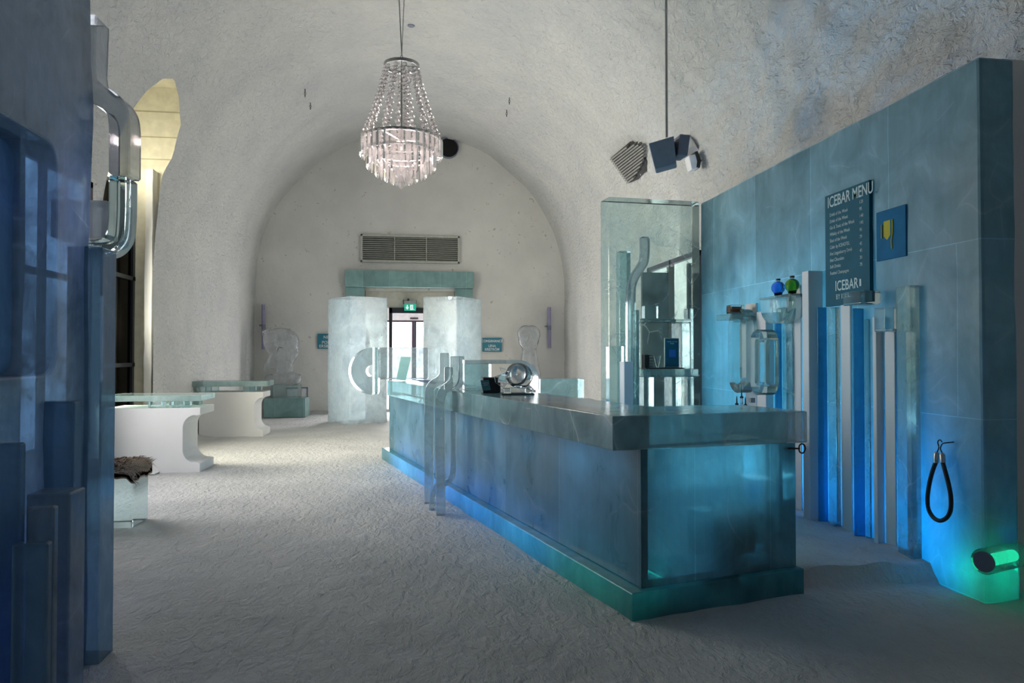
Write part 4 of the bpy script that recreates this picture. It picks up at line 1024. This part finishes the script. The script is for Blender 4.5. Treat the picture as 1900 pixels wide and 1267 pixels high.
# columns standing along the ice wall: pixel columns xl (far edge of side face), xm (front-left edge), xr (front-right on wall), top row, bottom
def wall_column(xl, xm, xr, yt, kind, label, prot=None, top_on=None):
    Y0 = onX(xr, 700, XW).y
    x0 = onY(xm, 700, Y0).x if prot is None else XW-prot
    Y1 = onX(xl, 700, x0).y if xl < xm else Y0+0.16
    zt = onY(xm, yt, Y0).z; fl_ = floor_h(x0, Y0)
    b = MB(); b.box(x0, XW-0.004, Y0, Y1, fl_-0.03, zt)
    mt = {'snow': M['column'], 'blue': M['bluecol'], 'clear': M['block_clear']}[kind]
    nm = 'snow_column' if kind == 'snow' else 'ice_column'
    return tag(b.build(nm, mt, bev=0.006), label, 'column', 'columns along the blue ice wall')
wall_column(1383,1403,1408,562,'snow','narrow snow column left of the rounded bottle shelf')
wall_column(1404,1421,1436,577,'snow','snow column directly under the rounded bottle shelf')
wall_column(1437,1440,1452,600,'blue','blue ice column under the rounded bottle shelf')
wall_column(1452,1470,1477,570,'clear','clear ice column at the right end of the rounded bottle shelf')
wall_column(1472,1486,1489,528,'snow','slim tall snow column just left of the tallest snow column')
wall_column(1489,1501,1529,502,'snow','tallest snow column of the wall, left of the big menu board')
wall_column(1516,1518,1536,570,'blue','blue glowing ice column right of the tallest snow column')
wall_column(1536,1545,1560,570,'clear','clear edged column under the left edge of the menu board')
wall_column(1560,1578,1583,561,'snow','snow column rising under the words at the foot of the menu')
wall_column(1582,1585,1605,572,'blue','blue ice column under the small clear block')
wall_column(1604,1609,1617,592,'clear','slim clear ice column right of the small clear block')
wall_column(1619,1626,1641,588,'snow','snow column with sloping top between two clear ones')
wall_column(1641,1660,1664,610,'snow','lowest snow column just left of the broad clear column')
wall_column(1663,1690,1709,529,'clear','broad clear grey ice column nearest the hanging rope')
q = onX(1600, 553, 3.30); b = MB(); b.box(3.22, 3.38, q.y-0.10, q.y+0.12, onX(1600,566,3.30).z, onX(1600,541,3.30).z)
tag(b.build('ice_block', M['clear'], bev=0.008), 'small clear ice block perched below the menu board', 'block')
q = onX(1650, 590, 3.33); b = MB(); b.box(3.26, 3.39, q.y-0.05, q.y+0.07, onX(1650,615,3.3).z, onX(1650,570,3.3).z)
tag(b.build('ice_block', M['clear'], bev=0.008), 'narrow clear ice block behind the lowest snow column', 'block')

# ring shaped ice handles on the wall
def stadium(label, xl, xr, yt, yb, X0, dep):
    p = onX((xl+xr)/2, (yt+yb)/2, X0); y0 = onX(xr, 650, X0).y; y1 = onX(xl, 650, X0).y; zt = onX((xl+xr)/2, yt, X0).z; zb_ = onX((xl+xr)/2, yb, X0).z
    rr = (y1-y0)/2; pts = []
    cy = (y0+y1)/2; r = rr-0.04
    for k in range(13): a = PI*k/12; pts.append(Vector((X0, cy+r*math.cos(a), zt-rr+r*math.sin(a))))
    for k in range(13): a = PI+PI*k/12; pts.append(Vector((X0, cy+r*math.cos(a), zb_+rr+r*math.sin(a))))
    b = MB(); rs = []; n = len(pts)
    for i in range(n):
        t = (pts[(i+1)%n]-pts[i-1]).normalized(); o = t.cross(Vector((1,0,0))).normalized()
        rs.append([pts[i]+o*0.045, pts[i]+o*0.045+Vector((dep,0,0)), pts[i]-o*0.045+Vector((dep,0,0)), pts[i]-o*0.045])
    rs.append(rs[0]); b.rings(rs, False)
    return tag(b.build('ice_loop', M['clear'], smooth=True), label, 'loop', 'long ice loops on the blue wall')
stadium('long oval clear ice loop on the wall below the brown drink', 1351, 1384, 574, 728, 3.20, 0.12)
stadium('long oval clear ice loop on the wall under the rounded shelf', 1392, 1418, 612, 732, 3.16, 0.14)
# rounded bottle shelf
X0 = 3.23; y0 = onX(1478, 600, 3.30).y; y1 = onX(1411, 600, X0).y; zt = onX(1440, 553, X0).z; rr = (onX(1440,553,X0).z-onX(1440,600,X0).z)
cy = (y0+y1)/2+0.15; hw = min(0.42, (y1-y0)/2)
b = MB(); b.extx([(y1, zt)]+[((y0+y1)/2+(y1-y0)/2*math.cos(PI*k/16), zt-rr*math.sin(PI*k/16)**0.6) for k in range(1, 16)]+[(y0, zt)], X0, 3.39)
sh2 = b.build('bottle_shelf', M['clear'], smooth=True); tag(sh2, 'half-round clear ice shelf on the blue wall carrying skull bottles', 'shelf')
b = MB(); b.box(X0-0.02, 3.39, y0-0.05, y1-0.02, zt+0.001, zt+0.02); o = b.build('shelf_slab', M['block_clear'], sh2, bev=0.004)
SZ = zt+0.021
def skull_bottle(label, px, ytop, X_, mt, hh):
    p = onX(px, 540, X_)
    t = thing('skull_bottle', label, 'bottle', (X_, p.y, SZ), 'skull bottles on the rounded shelf')
    b = MB(); c = Vector((X_, p.y, SZ)); R = hh*0.46
    b.ell(c+Vector((0,0,hh*0.60)), (R*0.95,R*1.2,R), 24, 14); b.ell(c+Vector((-R*0.2,-R*0.35,hh*0.33)), (R*0.7,R*0.62,R*0.75), 20, 12)
    b.ell(c+Vector((-R*0.7,-R*0.5,hh*0.42)), (R*0.25,R*0.25,R*0.3), 12, 8); b.ell(c+Vector((0,0,hh*0.13)), (R*0.6,R*0.7,hh*0.13), 20, 10)
    b.ell(c+Vector((-R*0.5,-R*0.7,hh*0.55)), (R*0.3,R*0.25,R*0.25), 12, 8)
    b.build('skull_body', mt, t, remesh=0.008, rep=2)
    b = MB(); b.lathe([(R*0.30,0),(R*0.28,hh*0.12)], c+Vector((0,0,hh*0.97)), 16); b.build('neck', M['glass'], t, smooth=True)
    b = MB(); b.lathe([(R*0.34,0),(R*0.34,hh*0.13),(R*0.30,hh*0.14)], c+Vector((0,0,hh*1.09)), 16); b.build('stopper', M['black'], t, smooth=True)
    return t
pz = onX(1444, 517, 3.30); 
hh = (pz.z-SZ)/1.23
skull_bottle('blue glass skull bottle on the rounded ice shelf', 1444, 517, 3.30, M['blueglass'], hh)
skull_bottle('green glass skull bottle on the rounded ice shelf', 1470, 512, 3.30, M['greenglass'], hh)
# drink with brown and blue
q = onX(1366, 574, 3.2); 
t = thing('drink_glass', 'small tumbler with brown drink on a ledge of the blue wall', 'glass', (3.2, q.y, onX(1366,582,3.2).z))
zb0 = onX(1366,582,3.2).z; s = q.y/1320
b = MB(); b.box(3.12, 3.26, q.y-0.06, q.y+0.06, zb0, onX(1366,566,3.2).z); b.build('tumbler', M['glass'], t, bev=0.01)
b = MB(); b.box(3.14, 3.24, q.y-0.02, q.y+0.045, zb0+0.015, onX(1366,569,3.2).z); b.build('brown_drink', M['brownglass'], t, bev=0.006)
b = MB(); b.box(3.10, 3.39, q.y-0.12, q.y+0.25, zb0-0.06, zb0-0.002); tag(b.build('ice_ledge', M['block_clear'], bev=0.006), 'clear ice ledge on the blue wall under the small tumbler', 'ledge')

# pour bottles behind the bar top, on an ice shelf
YP = 5.6
b = MB(); a = onY(1350, 760, YP); c = onY(1450, 760, YP); b.box(a.x-0.1, c.x, YP-0.12, YP+0.25, 0.05, 0.80)
tag(b.build('ice_bench', M['bluecol'], bev=0.008), 'low ice bench behind the bar carrying the pour bottles', 'bench')
for i, (x_, yt, lab) in enumerate([(1376, 722, 'liquor bottle with the tallest black pourer behind the bar'), (1367, 735, 'liquor bottle with black pourer, leftmost behind the bar'), (1383, 737, 'liquor bottle with black pourer right of the tallest one'), (1395, 738, 'liquor bottle with square grey cap behind the bar')]):
    yy = YP+(0.0, 0.1, 0.12, 0.02)[i]; tp = onY(x_, yt, yy); zbt = 0.802; hb = tp.z-zbt-0.075
    t = thing('pour_bottle', lab, 'bottle', (tp.x, yy, zbt), 'pour bottles behind the bar')
    b = MB(); b.lathe([(0.03,0),(0.034,0.01),(0.034,hb*0.6),(0.014,hb*0.8),(0.012,hb),(0.001,hb)], (tp.x, yy, zbt), 16); b.build('bottle_body', M['glass'], t, smooth=True)
    b = MB()
    if i == 3: b.box(tp.x-0.02, tp.x+0.02, yy-0.02, yy+0.02, tp.z-0.04, tp.z)
    else: b.lathe([(0.014,0),(0.016,0.012),(0.006,0.02),(0.005,0.055),(0.003,0.075)], (tp.x, yy, zbt+hb), 10)
    b.build('pourer', M['steel'] if i == 3 else M['black'], t, smooth=(i != 3))

# menu board
X_M = XW-0.02
a, c = onX(1533, 363.6, X_M), onX(1615, 335, X_M)
zt = a.z*0.5+c.z*0.5; zb_ = onX(1537, 569, X_M).z; ya, yc = a.y, c.y
t = thing('menu_board', 'dark teal ICEBAR MENU board fixed on the blue ice wall', 'menu', (X_M, (ya+yc)/2, zb_))
b = MB(); b.box(X_M-0.012, XW-0.001, yc, ya, zb_, zt); b.build('board', M['menu'], t, bev=0.002)
Wd = ya-yc; Hh = zt-zb_; rt = (0, -1, 0); xo = X_M-0.014
def mline(s_t, u, v, size, m=M['ink'], sx=1.0, bold=0.0, al='LEFT'): text(s_t, size, t, (xo, ya-Wd*u, zb_+Hh*v), rt, (0,0,1), m, 'lettering', sx=sx, bold=bold, align=al)
mline('ICEBAR MENU', 0.07, 0.885, 0.125, M['ink'], 0.80*Wd/0.62 if Wd else 0.8, 0.0015)
lines = ['Drink of the Week','Drink of the Week','Gin & Tonic of the Week','Whisky of the Week','Shot of the Week','Cider by ICEHOTEL','Hot Lingonberry Drink','Hot Chocolate','Soft Drinks','Festival Champagne']
for i, s_t in enumerate(lines):
    mline(s_t, 0.12, 0.80-i*0.058, 0.040, M['ink'], 0.80); 
prices = ['120','95','140','145','95','79','45','45','30','75']
for i, s_t in enumerate(prices): mline(s_t, 0.80, 0.83-i*0.058, 0.036, M['ink'], 0.9)
mline('ICEBAR', 0.24, 0.13, 0.115, M['ink'], 0.8, 0.001); mline('BY ICEHOTEL', 0.26, 0.055, 0.060, M['ink'], 0.8)
b = MB(); b.box(xo-0.001, xo, ya-Wd*0.83, ya-Wd*0.79, zb_+Hh*0.14, zb_+Hh*0.20); b.build('exclamation_bar', M['ink'], t)
# blue square sign with yellow drink
a, c = onX(1626, 395, XW-0.01), onX(1681, 378, XW-0.01); zb2 = onX(1640, 483, XW-0.01).z; zt2 = (a.z+c.z)/2
t = thing('square_sign', 'square blue sign with a yellow drink right of the menu board', 'sign', (XW-0.01, (a.y+c.y)/2, zb2))
b = MB(); b.box(XW-0.014, XW-0.001, c.y, a.y, zb2, zt2); b.build('sign_board', flat('deep blue sign', (0.004,0.12,0.26), 0.9), t, bev=0.01)
cy2, cz2 = (a.y+c.y)/2+0.02, (zb2+zt2)/2+0.03
b = MB(); b.extx([(cy2+0.05, cz2+0.07), (cy2-0.02, cz2+0.07), (cy2-0.02, cz2-0.04), (cy2+0.015, cz2-0.07), (cy2+0.05, cz2-0.04)], XW-0.016, XW-0.0145); b.build('yellow_drink', M['yellow'], t)
b = MB(); b.tube([(XW-0.017, cy2-0.05, cz2+0.07), (XW-0.017, cy2-0.05, cz2-0.03), (XW-0.017, cy2-0.035, cz2-0.08), (XW-0.017, cy2-0.04, cz2-0.14)], 0.006, 6)
b.tube([(XW-0.017, cy2+0.07, cz2+0.05), (XW-0.017, cy2+0.07, cz2-0.05)], 0.006, 6); b.build('glass_outline', M['yellow'], t)

# rope
XR = XW-0.06
t = thing('barrier_rope', 'black barrier rope with chrome ends hanging folded from a hook on the ice wall', 'rope', (XR, onX(1745,900,XR).y, onX(1745,970,XR).z))
pts = [(1737,856),(1730,875),(1724,900),(1721,925),(1723,945),(1732,960),(1744,966),(1757,960),(1764,945),(1764,920),(1760,898),(1754,875),(1749,857)]
b = MB(); b.tube(smooth_path([onX(x, y, XR) for x, y in pts], 4), 0.0135, 12); b.build('rope', M['black'], t, smooth=True)
for (x0_, y0_), (x1_, y1_) in (((1738,838),(1736.5,858)), ((1748,840),(1749.5,858))):
    b = MB(); A = onX(x0_, y0_, XR); B = onX(x1_, y1_, XR); b.tube([A, A.lerp(B,0.2), B], [0.008,0.017,0.017], 14); b.build('end_cap', M['steel'], t, smooth=True)
b = MB(); b.tube(smooth_path([onX(x, y, XR) for x, y in [(1739,838),(1742,830),(1740,820),(1744,816),(1748,820)]], 4), 0.004, 8); b.build('snap_hook', M['darkmetal'], t, smooth=True)
b = MB(); b.tube(smooth_path([onX(x, y, XR) for x, y in [(1748,840),(1745,832),(1748,824),(1752,822)]]+[onX(1770,820,XW+0.002)], 4), 0.004, 8); b.build('wall_hook', M['darkmetal'], t, smooth=True)
# led cylinder at the foot of the wall end
c = onY(1833, 1036, 3.80)
t = thing('led_floodlight', 'cylindrical green glowing floodlight at the foot of the ice wall', 'lamp', (3.5, 3.8, 0.02))
A = onY(1826, 1042, 3.78); B = onY(1888, 1028, 3.90)
b = MB(); b.tube([A, B], 0.075, 24); b.build('housing', M['block_clear'], t, smooth=True)
b = MB(); ax = (A-B).normalized(); b.lathe([(0.001,0),(0.06,0),(0.06,0.012),(0.001,0.012)], A-ax*0.005, 24, ax); b.build('lens', M['greyplastic'], t, smooth=True)
b = MB(); b.tube([A.lerp(B,0.3), A.lerp(B,0.85)], 0.035, 16); b.build('glowing_core', M['ledgreen'], t, smooth=True)
p = point('led_green', (3.53, 4.02, 0.16), 0.35, (0.0, 1.0, 0.45), 0.03)
b = MB(); b.box(XW+0.245, 4.02, 3.98, 4.12, -0.02, 3.35); tag(b.build('snow_light_block', M['block'], sub=0.2, jit=0.03), 'rough snow block added to stop LED spill between the ice wall end and the vault', 'snow')  # added so the wall LEDs do not shine past the wall end
#
a, c = onY(1828, 960, 3.86), onY(1886, 960, 3.86)

# low snow kerb by the bar end
# blue LED strips behind the ice wall and in the bar, plus added glow lamps
for y, pw, col in ((4.15, 10, (0.0,0.35,1.0)), (4.6, 6, (0.0,0.50,0.9)), (5.1, 12, (0.0,0.30,1.0)), (5.7, 12, (0.0,0.32,1.0)), (6.4, 6, (0.0,0.4,1.0)), (7.2, 5, (0.05,0.5,1.0))):
    point('led_wall', (3.80, y, 0.18), pw*1.5, col, 0.06)
for y, L_, pw, col in ((4.6,0.9,0.9,(0.0,0.85,0.60)), (5.6,1.0,3.5,(0.0,0.45,1.0)), (6.6,1.0,5.0,(0.02,0.32,1.0)), (7.9,1.4,9.0,(0.05,0.27,1.0)), (9.3,1.2,11.0,(0.15,0.45,1.0))):
    a_ = area('led_strip', (base_front(y)+0.32, y, 0.14), (-1, -0.25, 0.9), L_, 0.06, pw*0.9, col)
area('added_wall_backlight', (3.88, 5.1, 0.7), (-1, 0, 0.15), 1.7, 1.1, 16, (0.0, 0.42, 1.0))  # added backlight, makes the lower ice wall glow blue
area('added_wall_backlight', (3.88, 6.5, 1.7), (-1, 0, 0.1), 3.0, 2.8, 55, (0.45, 0.85, 1.0))  # added backlight, lifts the upper ice wall
for y in (4.8, 5.6, 6.4, 7.2, 8.0, 8.8): area('added_bar_top_light', (base_front(y)+0.42, y, 0.66), (-0.05, 0, 1), 0.16, 0.16, 1.3, (0.45, 0.85, 1.0))  # added lamps below the worktop, make its ice look luminous
for x in (1.65, 2.1): area('added_bar_top_light', (x, 4.50+(x-1.85)*0.25, 0.66), (0, -0.05, 1), 0.16, 0.16, 1.2, (0.45, 0.85, 1.0))  # same added worktop lamps for the short arm
point('added_bar_end_light', (1.85, 4.6, 0.55), 2.2, (0.30, 0.75, 0.9), 0.15)  # added lamp that brightens the end wall from inside
for y in (4.9, 6.0, 7.3): point('added_bar_inner_light', (base_front(y)+0.5, y, 0.5), 2.0, (0.15, 0.60, 1.0), 0.15)  # added lamps that brighten the long wall from inside
# ================================================================== LEFT ICE WALL
XL = -1.60
lw = thing('ice_frame_wall', 'dark blue ice wall with a rounded sunken window in the left foreground', 'wall', (-1.8, 2.9, 0))
# front layer with rounded opening: outline in (y, z)
y_e = 3.78
oy1 = onX(104, 500, XL).y; oz0 = onX(60, 697, XL).z; oz1t = onX(104, 320, XL).z
oy0, oz1 = 1.9, oz1t+0.12
def rrect(y0, y1, z0, z1, r, r2, n=8):
    pts = []
    for (cy, cz, a0, rr) in ((y1-r, z0+r, -90, r), (y1-r2, z1-r2, 0, r2), (y0+r, z1-r, 90, r), (y0+r, z0+r, 180, r)):
        for k in range(n+1): a = math.radians(a0+90*k/n); pts.append((cy+rr*math.cos(a), cz+rr*math.sin(a)))
    return pts
rin = rrect(oy0, oy1, oz0, oz1, 0.10, 0.10)
ctr = ((oy0+oy1)/2, (oz0+oz1)/2)
def outer_pt(p):
    dy, dz = p[0]-ctr[0], p[1]-ctr[1]; ks = []
    if dy > 0: ks.append((y_e-ctr[0])/dy)
    if dy < 0: ks.append((1.2-ctr[0])/dy)
    if dz > 0: ks.append((4.2-ctr[1])/dz)
    if dz < 0: ks.append((-0.02-ctr[1])/dz)
    k = min(ks); return (ctr[0]+dy*k, ctr[1]+dz*k)
rout = [outer_pt(p) for p in rin]
# put exact corners in
for cy, cz in ((y_e, 4.2), (y_e, -0.02), (1.2, 4.2), (1.2, -0.02)):
    i = min(range(len(rout)), key=lambda k: (rout[k][0]-cy)**2+(rout[k][1]-cz)**2); rout[i] = (cy, cz)
rs = []
for (iy, iz), (oy, oz) in zip(rin, rout): rs.append([Vector((XL, iy, iz)), Vector((XL, oy, oz)), Vector((XL-0.30, oy, oz)), Vector((XL-0.30, iy, iz))])
rs.append(rs[0]); b = MB(); b.rings(rs, False); b.build('frame_wall', M['left'], lw, bev=0.012, sub=0.3, jit=0.02)
b = MB(); b.box(XL-0.24, XL-0.18, oy0-0.05, oy1+0.05, oz0-0.05, oz1+0.05); b.build('sunken_panel', M['leftclear'], lw)
b = MB(); b.box(XL-1.1, XL-0.62, 1.2, y_e, -0.02, 4.2); b.build('rear_blocks', M['left'], lw, bev=0.02)

def aisle_column(x0, x1, x2, yt, Y, label, mt, dep=None, zb=-0.02, prot=None):
    """front face x0..x1, right side face x1..x2"""
    a = onY(x0, yt, Y); c = onY(x1, yt, Y); Y1 = onX(x2, 900, c.x).y if x2 > x1 else Y+0.15
    b = MB(); b.box(a.x, c.x, Y, max(Y1, Y+0.04), zb, a.z); return tag(b.build('ice_column', mt, bev=0.008), label, 'column', 'stacked ice columns in the left foreground')
aisle_column(124, 190, 213, 456, 3.72, 'tallest dark blue ice column beside the aisle, under the bent pipe', M['leftclear'])
aisle_column(70, 137, 152, 745, 3.35, 'blue ice column reaching just below the sunken window', M['leftclear'])
aisle_column(48, 130, 160, 917, 2.95, 'ice column with bright front edge, third step in the left stack', M['left'])
aisle_column(48, 100, 106, 942, 2.78, 'ice column just inside the third step of the left stack', M['left'])
aisle_column(20, 88, 98, 1010, 2.60, 'lowest front ice column at the bottom left corner', M['leftclear'])
aisle_column(-60, 38, 46, 824, 2.72, 'clear ice column at the left edge of the frame', M['leftclear'])
# bent flat pipe above
t = thing('bent_ice_pipe', 'flat bent ice pipe running down the edge of the dark blue wall', 'ice pipe', (-1.6, 4.0, 2.0))
YPp = 3.95
pp = smooth_path([onY(x, y, YPp) for x, y in [(172,38),(170,100),(169,140),(176,168),(196,186),(214,196),(228,214),(232,240),(232,330)]], 5)
b = MB(); b.ribbon(pp, 0.105, 0.16); b.build('upper_pipe', M['pale'], t, bev=0.01, seg=1)
pp = smooth_path([onY(x, y, YPp) for x, y in [(229,332),(228,400),(224,440),(210,458),(190,464),(150,466)]], 5)
b = MB(); b.ribbon(pp, 0.085, 0.16); b.build('lower_pipe', M['clear'], t, bev=0.008, seg=1)
a, c = onY(160, 374, YPp), onY(207, 445, YPp)
b = MB(); b.box(a.x-0.15, c.x, YPp-0.05, YPp+0.12, c.z, a.z); b.build('side_block', M['pale'], t, bev=0.01)
# violet and blue LEDs inside the left wall
area('led_left', (-2.17, 2.9, 1.7), (1, 0.1, 0), 1.4, 1.6, 3.0, (0.60, 0.85, 1.0))
point('led_left', (-2.02, 3.3, 0.35), 3.5, (0.12, 0.25, 1.0), 0.08)
point('led_left', (-2.02, 3.60, 2.2), 1.6, (0.55, 0.50, 1.0), 0.08)
